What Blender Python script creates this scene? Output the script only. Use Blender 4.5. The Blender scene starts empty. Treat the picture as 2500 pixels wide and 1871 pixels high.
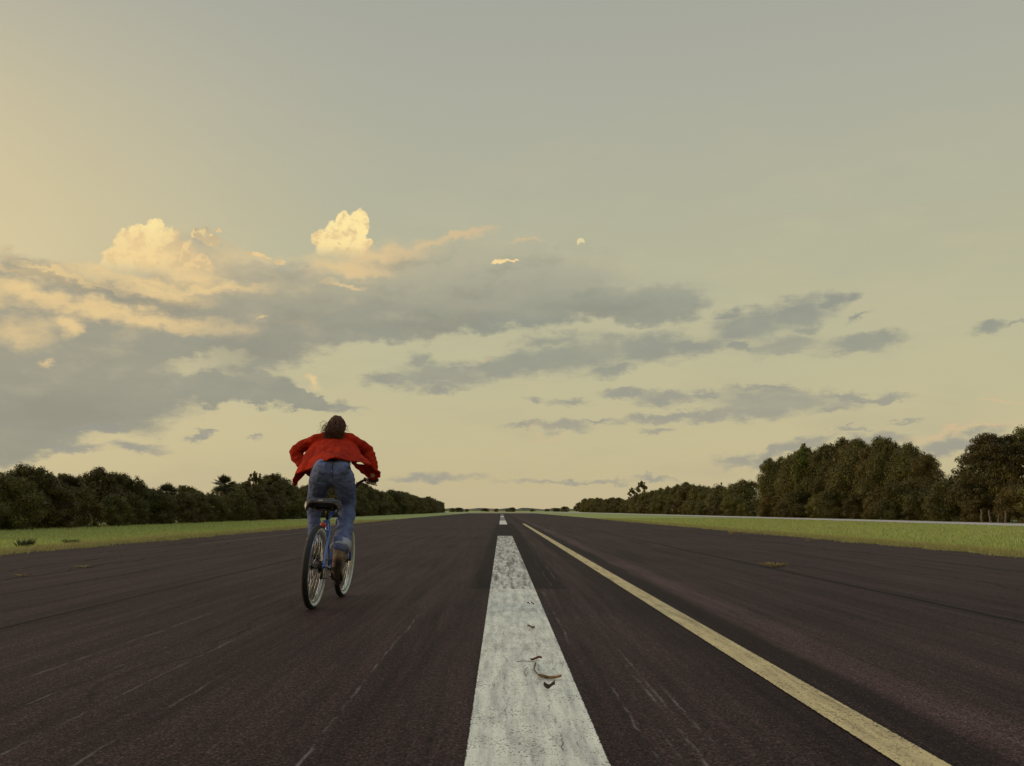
import bpy, math, random
import numpy as np
from mathutils import Vector, Matrix, noise as mnoise
R = math.radians
rnd = random.Random(7)
sc = bpy.context.scene
COL = sc.collection

# ------------------------------------------------------------------ camera
F = 2205.0; W0, H0 = 2500.0, 1871.0          # focal length in pixels of the photograph
HC = 0.77                                    # camera height
PITCH = math.atan((1246.5 - H0/2)/F)
YAW = -math.atan((W0/2 - 1224.0)/F*math.cos(PITCH))
cam_d = bpy.data.cameras.new('camera'); cam = bpy.data.objects.new('camera', cam_d); COL.objects.link(cam)
cam_d.sensor_width = 36.0; cam_d.lens = F/W0*36.0; cam_d.clip_start = 0.05; cam_d.clip_end = 20000
cam.location = (0, 0, HC)
CAMR = Matrix.Rotation(YAW, 3, 'Z') @ Matrix.Rotation(math.pi/2 + PITCH, 3, 'X')
cam.rotation_euler = CAMR.to_euler()
sc.camera = cam

def ray(px, py):
    return (CAMR @ Vector(((px - W0/2)/F, (H0/2 - py)/F, -1.0))).normalized()
def P(px, py, D):                            # the point at distance D (along +Y) seen at a photo pixel
    d = ray(px, py); return Vector((0, 0, HC)) + d*(D/d.y)
def G(px, py, z=0.0):
    d = ray(px, py); t = (z - HC)/d.z; return Vector((0, 0, HC)) + d*t

# ------------------------------------------------------------------ sun and exposure
SUN_EL, SUN_AZ = 12.0, -78.0                 # degrees; azimuth from +Y, clockwise
sd = Vector((math.sin(R(SUN_AZ))*math.cos(R(SUN_EL)), math.cos(R(SUN_AZ))*math.cos(R(SUN_EL)), math.sin(R(SUN_EL))))
sun_l = bpy.data.lights.new('sun', 'SUN'); sun_l.energy = 1.4; sun_l.angle = R(10); sun_l.color = (1.0, 0.80, 0.52)
sun = bpy.data.objects.new('sun', sun_l); COL.objects.link(sun)
sun.rotation_euler = sd.to_track_quat('Z', 'Y').to_euler(); sun.location = (-30, 5, 20)
sc.view_settings.view_transform = 'Standard'; sc.view_settings.look = 'None'
sc.view_settings.exposure = 0.0; sc.view_settings.gamma = 1.0

# ------------------------------------------------------------------ node helpers
class NT:
    def __init__(s, nt): s.nt = nt; s.n = nt.nodes; s.l = nt.links
    def new(s, t, **k):
        n = s.n.new(t)
        for a, b in k.items(): setattr(n, a, b)
        return n
    def put(s, sock, v):
        if isinstance(v, bpy.types.NodeSocket): s.l.new(v, sock)
        elif v is not None: sock.default_value = v
    def m(s, op, a, b=None, c=None, clamp=False):
        n = s.new('ShaderNodeMath', operation=op); n.use_clamp = clamp
        s.put(n.inputs[0], a); s.put(n.inputs[1], b)
        if c is not None: s.put(n.inputs[2], c)
        return n.outputs[0]
    def v(s, op, a, b=None, scale=None):
        n = s.new('ShaderNodeVectorMath', operation=op)
        s.put(n.inputs[0], a)
        if b is not None: s.put(n.inputs[1], b)
        if scale is not None: s.put(n.inputs['Scale'], scale)
        return n.outputs['Value'] if op in ('LENGTH', 'DOT_PRODUCT') else n.outputs[0]
    def xyz(s, x, y, z=0.0):
        n = s.new('ShaderNodeCombineXYZ'); s.put(n.inputs[0], x); s.put(n.inputs[1], y); s.put(n.inputs[2], z); return n.outputs[0]
    def sep(s, a):
        n = s.new('ShaderNodeSeparateXYZ'); s.put(n.inputs[0], a); return n.outputs
    def noise(s, vec, scale, detail=4, rough=0.55, dist=0.0, color=False):
        n = s.new('ShaderNodeTexNoise'); s.put(n.inputs['Vector'], vec); n.inputs['Scale'].default_value = scale
        n.inputs['Detail'].default_value = detail; n.inputs['Roughness'].default_value = rough; n.inputs['Distortion'].default_value = dist
        return n.outputs['Color'] if color else n.outputs[0]
    def rng(s, v, a, b, c=0.0, d=1.0, smooth=True):
        n = s.new('ShaderNodeMapRange'); n.interpolation_type = 'SMOOTHSTEP' if smooth else 'LINEAR'
        for i, q in enumerate((v, a, b, c, d)): s.put(n.inputs[i], q)
        return n.outputs[0]
    def mix(s, f, a, b, mode='MIX'):
        n = s.new('ShaderNodeMix', data_type='RGBA', blend_type=mode)
        s.put(n.inputs[0], f)
        for i, q in ((6, a), (7, b)):
            s.put(n.inputs[i], (*q, 1.0) if isinstance(q, (tuple, list)) and len(q) == 3 else q)
        return n.outputs[2]
    def ramp(s, f, stops):
        n = s.new('ShaderNodeValToRGB'); s.put(n.inputs[0], f); e = n.color_ramp.elements
        while len(e) < len(stops): e.new(0.5)
        for q, (p, c) in zip(e, stops): q.position = p; q.color = (*c, 1.0)
        return n.outputs[0]
    def pulse(s, x, a, b, soft):
        return s.m('MULTIPLY', s.rng(x, a - soft, a + soft), s.rng(x, b - soft, b + soft, 1.0, 0.0))
def lin(r, g, b):
    f = lambda c: (c/255/12.92) if c/255 <= 0.04045 else ((c/255 + 0.055)/1.055)**2.4
    return (f(r), f(g), f(b))

# ------------------------------------------------------------------ sky (procedural, laid out by direction: azimuth and elevation)
world = bpy.data.worlds.new('World'); sc.world = world; world.use_nodes = True
T = NT(world.node_tree); T.n.clear()
dirv = T.new('ShaderNodeTexCoord').outputs['Generated']
dx, dy, dz = T.sep(dirv)
az = T.m('ARCTAN2', dx, dy); el = T.m('ARCSINE', T.m('MINIMUM', T.m('MAXIMUM', dz, -1.0), 1.0))
K = 1000.0/1950.0
uvp = T.xyz(az, el)                          # radians
def AE(ox, oy):                              # overview pixel (2211 wide) -> azimuth, elevation
    d = ray(ox*1.1307, oy*1.1307); return math.atan2(d.x, d.y), math.asin(d.z)
PXR = 1/1950.0
wc = T.v('SUBTRACT', T.noise(uvp, 9.0, 4, 0.6, color=True), (0.5, 0.5, 0.5))
wf = T.v('SUBTRACT', T.noise(uvp, 45.0, 5, 0.62, color=True), (0.5, 0.5, 0.5))
st_uv = T.v('MULTIPLY', uvp, (0.55, 1.5, 1.0))
wst = T.v('SUBTRACT', T.noise(st_uv, 40.0, 6, 0.65, color=True), (0.5, 0.5, 0.5))
def warped(a, b, c=0.0):
    p = T.v('ADD', uvp, T.v('SCALE', wc, scale=a)); p = T.v('ADD', p, T.v('SCALE', wf, scale=b))
    if c: p = T.v('ADD', p, T.v('SCALE', wst, scale=c))
    return p
LAST = None
def field(p, blobs):                         # smallest normalised distance to a list of ellipses
    global LAST                              # a tiny dependency on the previous result keeps the shader's working set small
    out = None
    for i_, (x, y, rx, ry, ang, *w) in enumerate(blobs):
        a, e = AE(x, y)
        if i_ % 6 == 0 and LAST is not None: p = T.v('ADD', p, T.v('SCALE', T.xyz(LAST, 0.0), scale=1e-9))
        mp = T.new('ShaderNodeMapping', vector_type='TEXTURE'); T.l.new(p, mp.inputs[0])
        mp.inputs[1].default_value = (a, e, 0); mp.inputs[2].default_value = (0, 0, R(ang)); mp.inputs[3].default_value = (rx*PXR, ry*PXR, 1)
        q = T.v('LENGTH', mp.outputs[0])
        if w: q = T.m('ADD', q, w[0])
        if out is None: out = q
        else:
            n = T.new('ShaderNodeMath', operation='SMOOTH_MIN'); T.put(n.inputs[0], out); T.put(n.inputs[1], q); n.inputs[2].default_value = 0.12; out = n.outputs[0]
        LAST = out
    return out
n_soft = T.noise(st_uv, 14.0, 6, 0.6); n_fine = T.noise(st_uv, 60.0, 6, 0.65); n_big = T.noise(uvp, 5.0, 3, 0.5)
elv = T.m('MULTIPLY', el, 180/math.pi); azd = T.m('MULTIPLY', az, 180/math.pi)
nish = T.new('ShaderNodeTexSky', sky_type='NISHITA'); nish.sun_disc = False
nish.sun_elevation = R(SUN_EL); nish.sun_rotation = R(SUN_AZ % 360); nish.dust_density = 3.0; nish.air_density = 1.0
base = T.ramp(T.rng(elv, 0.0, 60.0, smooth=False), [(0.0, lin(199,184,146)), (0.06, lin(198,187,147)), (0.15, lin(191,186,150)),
             (0.28, lin(182,181,154)), (0.42, lin(174,174,158)), (0.52, lin(168,169,157)), (0.62, lin(166,175,168)), (1.0, lin(202,218,238))])  # unseen zenith stops made bluer and brighter to cool the light on the ground
# warm glow towards the low sun on the left
glow = T.m('MULTIPLY', T.rng(azd, -4.0, -44.0), T.m('MULTIPLY', T.rng(elv, 35.0, 13.0), T.rng(elv, -2.0, 10.0)))
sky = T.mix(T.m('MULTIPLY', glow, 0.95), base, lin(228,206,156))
# Nishita scattering gives part of the light (and of the blue towards the zenith)
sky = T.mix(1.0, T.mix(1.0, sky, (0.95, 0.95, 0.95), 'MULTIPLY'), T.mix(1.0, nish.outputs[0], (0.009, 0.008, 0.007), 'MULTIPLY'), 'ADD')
warmth = T.rng(azd, 6.0, -30.0)
def E_(oy): return math.degrees(AE(1082, oy)[1])
# relief: where the cloud noise rises towards the light (up and to the left) it is lit
SH = (-0.014, 0.010, 0.0)
nr1 = T.noise(T.v('MULTIPLY', T.v('ADD', uvp, T.v('SCALE', wf, scale=0.012)), (0.7, 1.5, 1.0)), 9.0, 5, 0.55)
nr2 = T.noise(T.v('MULTIPLY', T.v('ADD', T.v('ADD', uvp, T.v('SCALE', wf, scale=0.012)), SH), (0.7, 1.5, 1.0)), 9.0, 5, 0.55)
relief = T.m('SUBTRACT', nr1, nr2)            # about -0.15 .. 0.15
# --- thin upper haze veil
veil = T.m('MULTIPLY', T.rng(n_soft, 0.40, 0.75), T.m('MULTIPLY', T.rng(elv, 1.0, 5.0), T.rng(elv, 30.0, 12.0)))
sky = T.mix(T.m('MULTIPLY', veil, 0.18), sky, lin(208,190,150))
vl2 = T.noise(T.v('MULTIPLY', uvp, (1.0, 3.5, 1.0)), 5.0, 5, 0.6)
sky = T.mix(T.m('MULTIPLY', T.rng(vl2, 0.45, 0.72), T.m('MULTIPLY', T.rng(elv, 24.0, 6.0), 0.22)), sky, lin(166,162,142))
# --- towering sunlit cumulus
CUM = [(248,600,34,26,20), (225,592,16,16,0), (258,570,34,34,20), (286,538,36,42,20), (306,508,26,24,0), (335,490,20,18,0), (356,525,32,34,0), (315,585,72,44,0), (385,555,32,40,-20), (420,580,40,30,0),
       (432,506,20,13,15), (455,520,20,12,0), (472,499,10,4,0), (556,549,32,6,-6), (606,563,12,5,0),
       (692,516,20,21,0), (708,540,30,24,-20), (722,505,22,24,20), (742,480,20,22,0), (758,506,30,40,0), (780,480,19,27,5), (790,468,9,11,0), (730,548,32,20,-10), (768,532,30,26,0), (794,524,13,11,0),
       (1078,567,18,5,2), (1104,563,14,2.5,4)]
cp = warped(0.004, 0.016)
fc = field(cp, CUM)
bil = T.m('ABSOLUTE', T.m('SUBTRACT', T.noise(cp, 75.0, 3, 0.5), 0.5)); bil2 = T.m('ABSOLUTE', T.m('SUBTRACT', T.noise(cp, 190.0, 3, 0.6), 0.5))
puff = T.m('ADD', T.m('ADD', fc, 0.02), T.m('MULTIPLY', bil, -0.9)); puff = T.m('ADD', puff, T.m('MULTIPLY', bil2, -0.4))
dc = T.rng(puff, 1.02, 0.80)
mound = field(warped(0.012, 0.020, 0.012), [(450,560,100,58,-12), (560,590,120,46,-6), (640,600,90,34,0), (400,590,90,50,0), (120,620,160,50,-8)])
mound = T.m('ADD', mound, T.m('MULTIPLY', T.m('SUBTRACT', n_fine, 0.5), 0.5))
sky = T.mix(T.rng(mound, 1.20, 0.55, 0.0, 0.75), sky, T.mix(T.rng(relief, -0.08, 0.08), lin(176,168,146), lin(214,194,150)))
fade1 = T.m('MAXIMUM', T.rng(elv, E_(640), E_(600)), T.rng(azd, -17.6, -16.0)); fade2 = T.m('MAXIMUM', T.rng(elv, E_(578), E_(538)), T.rng(azd, -13.0, -14.5))
dc = T.m('MULTIPLY', dc, T.m('MULTIPLY', fade1, T.m('MAXIMUM', fade2, T.rng(azd, -9.0, -6.5))))
b1 = T.noise(cp, 55.0, 5, 0.62); b2 = T.noise(T.v('ADD', cp, (-0.005, 0.004, 0.0)), 55.0, 5, 0.62)
crel = T.m('SUBTRACT', b1, b2)
cn = T.noise(cp, 40.0, 4, 0.6)
ccol = T.mix(T.rng(T.m('ADD', T.m('MULTIPLY', cn, 0.5), T.m('MULTIPLY', crel, 0.8)), 0.10, 0.32), lin(226,198,148), lin(253,230,164))
ccol = T.mix(T.m('MULTIPLY', T.rng(azd, -21.8, -19.6), T.rng(azd, -13.0, -14.5)), ccol, T.mix(T.rng(crel, -0.02, 0.10), lin(186,174,144), lin(232,206,150)))
ccol = T.mix(T.m('MULTIPLY', T.rng(elv, 17.6, 14.8), 0.6), ccol, lin(232,200,146))
# --- large grey bank
BANK = [(120,800,330,150,4), (420,745,330,105,10), (760,685,330,72,8), (1090,648,290,66,3), (1360,650,150,50,-4), (60,905,190,78,14), (500,846,150,38,-3), (655,862,95,17,-4),
        (60,650,240,62,-6), (330,650,210,60,0), (560,625,210,62,-4), (470,560,80,38,-10), (900,585,230,66,8), (1180,590,210,64,0), (1420,640,110,46,0), (90,580,100,26,-14)]
pb = warped(0.055, 0.026, 0.034)
fb = field(pb, BANK)
fb = T.m('ADD', T.m('ADD', fb, T.m('MULTIPLY', T.m('SUBTRACT', n_soft, 0.5), 0.60)), T.m('MULTIPLY', T.m('SUBTRACT', n_fine, 0.5), 0.40))
soft_top = T.rng(elv, 11.0, 17.0)
lo = T.m('ADD', 0.76, T.m('MULTIPLY', soft_top, -0.46)); hi = T.m('ADD', 1.10, T.m('MULTIPLY', soft_top, 0.26))
db = T.rng(fb, hi, lo)
hole = field(warped(0.03, 0.03, 0.03), [(440,790,75,20,4), (500,778,60,18,4)])
hole = T.rng(T.m('ADD', hole, T.m('MULTIPLY', T.m('SUBTRACT', n_fine, 0.5), 1.2)), 1.35, 0.3)
db = T.m('MULTIPLY', db, T.m('SUBTRACT', 1.0, T.m('MULTIPLY', hole, 0.85)))
bcol = T.mix(T.rng(azd, -26.0, 6.0), lin(151,149,135), lin(142,147,137))
bcol = T.mix(T.rng(n_soft, 0.32, 0.74, 0.0, 0.65), bcol, lin(170,166,145))
bcol = T.mix(T.rng(elv, E_(700), E_(540), 0.0, 0.85), bcol, lin(180,176,152))
bcol = T.mix(T.m('MULTIPLY', T.rng(elv, 9.5, 17.0), T.m('MULTIPLY', warmth, 0.72)), bcol, lin(212,190,146))
rl = T.m('ADD', T.m('MULTIPLY', T.rng(relief, 0.0, 0.14), 1.0), 0.0); rd = T.rng(relief, 0.0, -0.14)
lit = T.mix(T.m('MULTIPLY', warmth, T.rng(elv, 7.0, 13.0)), lin(180,174,150), lin(236,206,150))
bcol = T.mix(T.m('MULTIPLY', rl, T.m('ADD', 0.28, T.m('MULTIPLY', warmth, 0.40))), bcol, lit)
bcol = T.mix(T.m('MULTIPLY', rd, 0.45), bcol, lin(138,138,126))
bcol = T.mix(T.m('MULTIPLY', T.rng(elv, 15.5, 9.5), 0.35), bcol, lin(139,141,130))
sky = T.mix(T.m('MULTIPLY', db, 0.88), sky, bcol)
sky = T.mix(dc, sky, ccol)
# --- warm lit folds on the bank
WARM = [(320,614,125,20,-4,0.05), (770,580,110,20,4,0.1), (420,596,110,26,-8,0.25), (230,672,260,24,-5), (60,632,120,24,-10), (146,704,24,24,-40), (455,618,120,15,9), (350,636,100,18,-6), (30,578,150,8,-8,0.1), (820,552,110,26,8), (740,572,85,20,0), (1000,507,80,10,12), (740,618,55,7,3,0.1), (930,528,80,12,14,0.15),
        (30,715,100,46,0,0.40), (680,827,20,11,-10), (1175,925,70,7,2,0.35), (1048,773,14,6,0,0.1), (1140,520,60,6,10,0.3), (2160,872,50,5,-9,0.15), (2080,938,150,7,4,0.25), (575,686,20,4,15,0.2), (96,790,22,10,0,0.4), (1185,944,45,6,0,0.4), (160,600,140,8,-12,0.1)]
fw = field(warped(0.03, 0.026, 0.030), WARM)
fw = T.m('ADD', T.m('ADD', fw, T.m('MULTIPLY', T.m('SUBTRACT', n_fine, 0.5), 0.45)), T.m('MULTIPLY', relief, -1.2))
dw = T.rng(fw, 1.45, 0.05)
wcol = T.mix(T.rng(azd, -20.0, 5.0), lin(240,208,148), lin(212,184,144))
sky = T.mix(T.m('MULTIPLY', T.m('MULTIPLY', dw, T.m('SUBTRACT', 1.0, T.m('MULTIPLY', dc, 0.8))), 0.80), sky, wcol)
# --- dark fold crossing the warm part
DARK = [(270,640,150,17,-9), (110,600,120,10,-10), (375,655,60,18,0), (560,760,140,38,8,0.1), (950,700,160,22,4,0.2), (1300,665,150,24,0,0.15), (120,880,150,40,6,0.1), (640,700,120,30,8,0.3)]
fd = field(warped(0.03, 0.026, 0.030), DARK)
fd = T.m('ADD', fd, T.m('MULTIPLY', T.m('SUBTRACT', n_fine, 0.5), 0.5))
sky = T.mix(T.m('MULTIPLY', T.rng(fd, 1.5, 0.1), 0.55), sky, lin(146,143,128))
# --- small streaks and rags
STR = [(850,822,60,10,0), (960,815,120,19,4), (1110,790,120,22,10), (1250,768,130,26,6), (1400,752,110,22,6), (1500,745,75,17,-4), (1320,800,50,11,12), (960,843,80,9,8,0.25), (1190,735,90,14,4,0.3), (905,781,27,13,5),
       (1620,702,75,22,6), (1720,682,75,22,12), (1800,655,45,14,16,0.1), (1840,645,20,11,30,0.1), (1740,708,36,9,10,0.2), (1580,680,36,9,0,0.2), (1690,746,70,15,2), (1868,740,75,14,7), (1600,750,40,7,0,0.1),
       (2136,705,27,10,4), (2190,697,25,4,8,0.3), (1850,690,30,4,10,0.4),
       (1350,852,46,7,3), (1435,862,60,14,3), (1520,853,34,6,0), (1660,845,80,7,-3), (1690,868,130,18,-3), (1560,893,120,10,4), (1440,903,100,8,3), (1830,858,70,7,-2), (1900,862,55,5,0), (1640,888,80,14,0), (1800,888,28,5,4),
       (1230,870,50,8,0,0.3), (1155,868,24,6,0,0.4), (1215,920,60,9,0), (1140,921,60,6,2,0.25), (1415,932,36,5,2), (1290,905,36,3,0), (1960,910,40,4,0,0.35), (1840,922,50,3,0,0.35),
       (1585,992,38,10,10), (1655,985,36,9,25), (1710,965,46,9,24), (1760,952,40,8,18), (1880,952,56,14,0), (1965,968,20,4,0,0.2), (2045,965,50,12,5), (2100,955,50,10,12),
       (940,1030,110,10,0,0.25), (1230,1040,190,6,-1,0.4), (1420,1033,60,5,0,0.3),
       (220,925,46,10,8), (175,930,30,7,0,0.1), (295,965,50,8,0,0.1), (150,968,60,7,0,0.25), (425,940,26,5,18), (455,932,14,3,10), (550,946,15,4,0,0.1), (740,884,44,7,-5,0.15)]
fs = field(warped(0.012, 0.018, 0.030), [(q[0], q[1], q[2]*1.08, q[3]*1.35) + tuple(q[4:]) for q in STR])
fs = T.m('ADD', fs, T.m('MULTIPLY', T.m('SUBTRACT', n_fine, 0.5), 1.3))
ds = T.m('MULTIPLY', T.rng(fs, 1.45, 0.40), T.rng(n_soft, 0.25, 0.6, 0.70, 1.0))
scol = T.mix(T.rng(elv, 4.0, 12.0), lin(154,152,140), lin(143,146,136))
sky = T.mix(T.m('MULTIPLY', ds, 0.86), sky, scol)
# --- pale daytime moon
ma, me = AE(1254, 523)
mv = T.v('SUBTRACT', uvp, (ma, me, 0)); mo = T.rng(T.v('LENGTH', mv), 0.0047, 0.0041)
ml = T.rng(T.v('LENGTH', T.v('SUBTRACT', uvp, (ma + 0.0010, me - 0.0042, 0))), 0.0030, 0.0050)
sky = T.mix(T.m('MULTIPLY', mo, T.m('MULTIPLY', ml, 0.75)), sky, lin(236,218,162))
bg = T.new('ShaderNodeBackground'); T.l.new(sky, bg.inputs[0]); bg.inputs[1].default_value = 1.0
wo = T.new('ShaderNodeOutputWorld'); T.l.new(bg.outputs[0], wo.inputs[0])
world.cycles.sampling_method = 'MANUAL'; world.cycles.sample_map_resolution = 512

# ------------------------------------------------------------------ material helpers
def new_mat(name):
    m = bpy.data.materials.new(name); m.use_nodes = True
    t = NT(m.node_tree); b = t.n['Principled BSDF']
    return m, t, b
def simple(name, col, rough=0.6, metal=0.0, var=0.25, scale=40.0, bump=0.0, coat=0.0):
    m, t, b = new_mat(name); g = t.new('ShaderNodeTexCoord').outputs['Object']
    n = t.noise(g, scale, 4, 0.6)
    c = t.mix(t.rng(n, 0.3, 0.7), tuple(q*(1 - var) for q in col), tuple(min(1, q*(1 + var)) for q in col))
    t.l.new(c, b.inputs['Base Color']); b.inputs['Roughness'].default_value = rough; b.inputs['Metallic'].default_value = metal
    b.inputs['Coat Weight'].default_value = coat
    if bump:
        bn = t.new('ShaderNodeBump'); bn.inputs['Strength'].default_value = bump; bn.inputs['Distance'].default_value = 0.01
        t.l.new(n, bn.inputs['Height']); t.l.new(bn.outputs[0], b.inputs['Normal'])
    return m

def asphalt_nodes(t):
    pos = t.new('ShaderNodeNewGeometry').outputs['Position']; x, y, z = t.sep(pos)
    warp = t.m('MULTIPLY', t.m('SUBTRACT', t.noise(t.xyz(0.0, y, 0.0), 0.35, 3), 0.5), 0.16)
    warpf = t.m('MULTIPLY', t.m('SUBTRACT', t.noise(t.xyz(x, y, 0.0), 6.0, 3), 0.5), 0.03)
    xw = t.m('ADD', t.m('ADD', x, warp), warpf)
    agg = t.noise(pos, 95.0, 3, 0.75); agg2 = t.noise(pos, 28.0, 4, 0.7)
    streak = t.noise(t.xyz(t.m('MULTIPLY', x, 3.2), t.m('MULTIPLY', y, 0.10), 0.0), 1.6, 5, 0.6)
    streak2 = t.noise(t.xyz(t.m('MULTIPLY', x, 14.0), t.m('MULTIPLY', y, 0.35), 3.0), 1.8, 4, 0.6)
    patch = t.noise(pos, 0.22, 5, 0.6)
    vo = t.new('ShaderNodeTexVoronoi'); t.l.new(pos, vo.inputs['Vector']); vo.inputs['Scale'].default_value = 150.0
    stone = t.sep(vo.outputs['Color'])[0]
    v = t.m('ADD', t.rng(agg, 0.36, 0.64, 0.15, 1.85, smooth=False), t.rng(agg2, 0.3, 0.7, -0.32, 0.32))
    v = t.m('MULTIPLY', v, t.rng(stone, 0.0, 1.0, 0.55, 1.45, smooth=False)); v = t.m('ADD', v, t.m('MULTIPLY', t.rng(stone, 0.955, 0.99), 1.6))
    sp = t.rng(agg, 0.68, 0.80); v = t.m('ADD', v, t.m('MULTIPLY', sp, 0.9))
    v = t.m('MULTIPLY', v, t.rng(streak, 0.3, 0.7, 0.74, 1.28)); v = t.m('MULTIPLY', v, t.rng(streak2, 0.3, 0.7, 0.82, 1.22))
    v = t.m('MULTIPLY', v, t.rng(patch, 0.3, 0.7, 0.84, 1.16))
    # painted-out black bands beside the yellow line and round the centre line
    d1 = t.m('MULTIPLY', t.pulse(xw, 0.98, 1.60, 0.05), 0.42)
    d2 = t.m('MULTIPLY', t.m('MULTIPLY', t.pulse(x, -0.30, 0.66, 0.06), t.pulse(y, 9.15, 54.0, 0.05)), 0.62)
    d2b = t.m('MULTIPLY', t.pulse(xw, -0.5, 0.5, 0.25), 0.15)
    lt = t.m('MULTIPLY', t.pulse(xw, 1.66, 1.88, 0.10), 0.75)
    v = t.m('MULTIPLY', v, t.m('SUBTRACT', 1.0, t.m('MAXIMUM', t.m('MAXIMUM', d1, d2), d2b))); v = t.m('MULTIPLY', v, t.m('ADD', 1.0, lt))
    # lane seams and cracks
    seam = None
    wob = t.m('MULTIPLY', t.m('SUBTRACT', t.noise(t.xyz(t.m('MULTIPLY', x, 0.1), y, 5.0), 0.5, 5, 0.65), 0.5), 0.9)
    for xs, w, soft, amp, wv in ((-3.3, 0.016, 0.014, 0.95, 0), (3.62, 0.026, 0.020, 0.9, 0), (-6.35, 0.026, 0.02, 0.9, 1), (-5.6, 0.020, 0.02, 0.8, 1), (-7.4, 0.024, 0.03, 0.8, 1), (-4.6, 0.012, 0.03, 0.6, 1), (6.6, 0.022, 0.03, 0.75, 1), (5.2, 0.012, 0.03, 0.55, 1), (-1.7, 0.006, 0.02, 0.4, 1)):
        q = t.m('ABSOLUTE', t.m('SUBTRACT', t.m('ADD', xw, wob) if wv else xw, xs))
        s = t.m('MULTIPLY', t.rng(q, w + soft, w*0.6, 0.0, 1.0), amp)
        seam = s if seam is None else t.m('MAXIMUM', seam, s)
    v = t.m('MULTIPLY', v, t.m('SUBTRACT', 1.0, seam))
    # pale dragged scratches, all along the runway
    scr = None; brk = t.rng(t.noise(t.xyz(t.m('MULTIPLY', x, 3.0), t.m('MULTIPLY', y, 1.0), 9.0), 2.6, 5, 0.75), 0.42, 0.66)
    for xs, y0, y1 in ((0.49,2.0,4.2), (0.56,2.4,3.8), (0.63,2.3,4.6), (0.71,2.6,4.0), (0.66,3.6,5.2), (-1.31,2.5,4.6), (-1.9,3.0,5.6), (-0.62,2.6,7.5), (-2.2,4.0,9.0), (-0.95,2.2,3.4), (-1.60,2.8,6.0), (0.52,9.4,14.0), (0.62,9.6,24.0), (-2.7,4.0,12.0), (0.40,5.6,9.0)):
        q = t.m('ABSOLUTE', t.m('SUBTRACT', t.m('ADD', x, t.m('ADD', warpf, t.m('MULTIPLY', warp, 0.6))), xs))
        s = t.m('MULTIPLY', t.rng(q, 0.009, 0.002), t.pulse(y, y0, y1, 0.3)); scr = s if scr is None else t.m('MAXIMUM', scr, s)
    scr = t.m('MULTIPLY', scr, brk)
    col = t.v('ADD', t.v('SCALE', (0.0400, 0.0225, 0.0200), scale=v), t.v('SCALE', (0.095, 0.085, 0.078), scale=scr))
    return pos, x, y, agg, agg2, col, streak2
def asphalt_mat():
    m, t, b = new_mat('asphalt')
    pos, x, y, agg, agg2, col, s2 = asphalt_nodes(t)
    t.l.new(col, b.inputs['Base Color']); b.inputs['Roughness'].default_value = 0.7; b.inputs['Specular IOR Level'].default_value = 0.05
    bn = t.new('ShaderNodeBump'); bn.inputs['Strength'].default_value = 0.6; bn.inputs['Distance'].default_value = 0.006
    t.l.new(agg, bn.inputs['Height']); t.l.new(bn.outputs[0], b.inputs['Normal'])
    return m
def paint_mat(name, col, dirty, worn, wear=0.5, edge=None, cracks=()):
    m, t, b = new_mat(name)
    pos, x, y, agg, agg2, acol, s2 = asphalt_nodes(t)
    st = t.noise(t.xyz(t.m('MULTIPLY', x, 9.0), t.m('MULTIPLY', y, 0.8), 0.0), 2.2, 5, 0.65)
    blot = t.noise(pos, 4.5, 6, 0.7)
    pc = t.mix(t.rng(st, 0.35, 0.70), col, dirty)
    pc = t.mix(t.m('MULTIPLY', t.rng(blot, 0.50, 0.75), 0.5), pc, dirty)
    pit = t.noise(t.v('MULTIPLY', pos, (1.0, 0.7, 1.0)), 130.0, 2, 0.6)
    dens = t.rng(t.noise(pos, 3.0, 4, 0.6), 0.35, 0.65, 0.0, 0.09)
    pits = t.rng(pit, t.m('SUBTRACT', 0.645, dens), t.m('SUBTRACT', 0.68, dens))
    w = t.noise(t.xyz(t.m('MULTIPLY', x, 9.0), t.m('MULTIPLY', y, 0.55), 2.0), 1.6, 8, 0.78)
    fr = t.m('MULTIPLY', t.rng(t.m('ADD', w, t.m('MULTIPLY', t.m('SUBTRACT', agg, 0.5), 0.5)), wear - 0.07, wear + 0.09), worn)
    f = t.m('MAXIMUM', t.m('MULTIPLY', pits, 0.8), fr)
    for cx, fq, am, lo_, hi_ in cracks:       # wandering hairline cracks along the paint
        wv = t.m('ADD', t.m('MULTIPLY', t.m('SUBTRACT', t.noise(t.xyz(cx, y, 0.0), fq, 5, 0.7), 0.5), am), cx)
        cq = t.rng(t.m('ABSOLUTE', t.m('SUBTRACT', x, wv)), 0.0050, 0.0012)
        f = t.m('MAXIMUM', f, t.m('MULTIPLY', t.m('MULTIPLY', t.m('MULTIPLY', cq, 0.7), t.rng(t.noise(t.xyz(cx, y, 7.0), 4.0, 4, 0.7), 0.46, 0.64)), t.pulse(y, lo_, hi_, 0.3)))
    if edge:                                  # chipped edges
        e = t.m('MINIMUM', t.m('SUBTRACT', x, edge[0]), t.m('SUBTRACT', edge[1], x))
        ed = t.rng(t.m('ADD', e, t.m('MULTIPLY', t.m('SUBTRACT', t.noise(pos, 38.0, 4, 0.75), 0.5), 0.024)), 0.004, 0.0)
        f = t.m('MAXIMUM', f, ed)
    t.l.new(t.mix(f, pc, acol), b.inputs['Base Color']); b.inputs['Roughness'].default_value = 0.75; b.inputs['Specular IOR Level'].default_value = 0.3
    bn = t.new('ShaderNodeBump'); bn.inputs['Strength'].default_value = 0.35; bn.inputs['Distance'].default_value = 0.004
    t.l.new(agg, bn.inputs['Height']); t.l.new(bn.outputs[0], b.inputs['Normal'])
    return m
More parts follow.
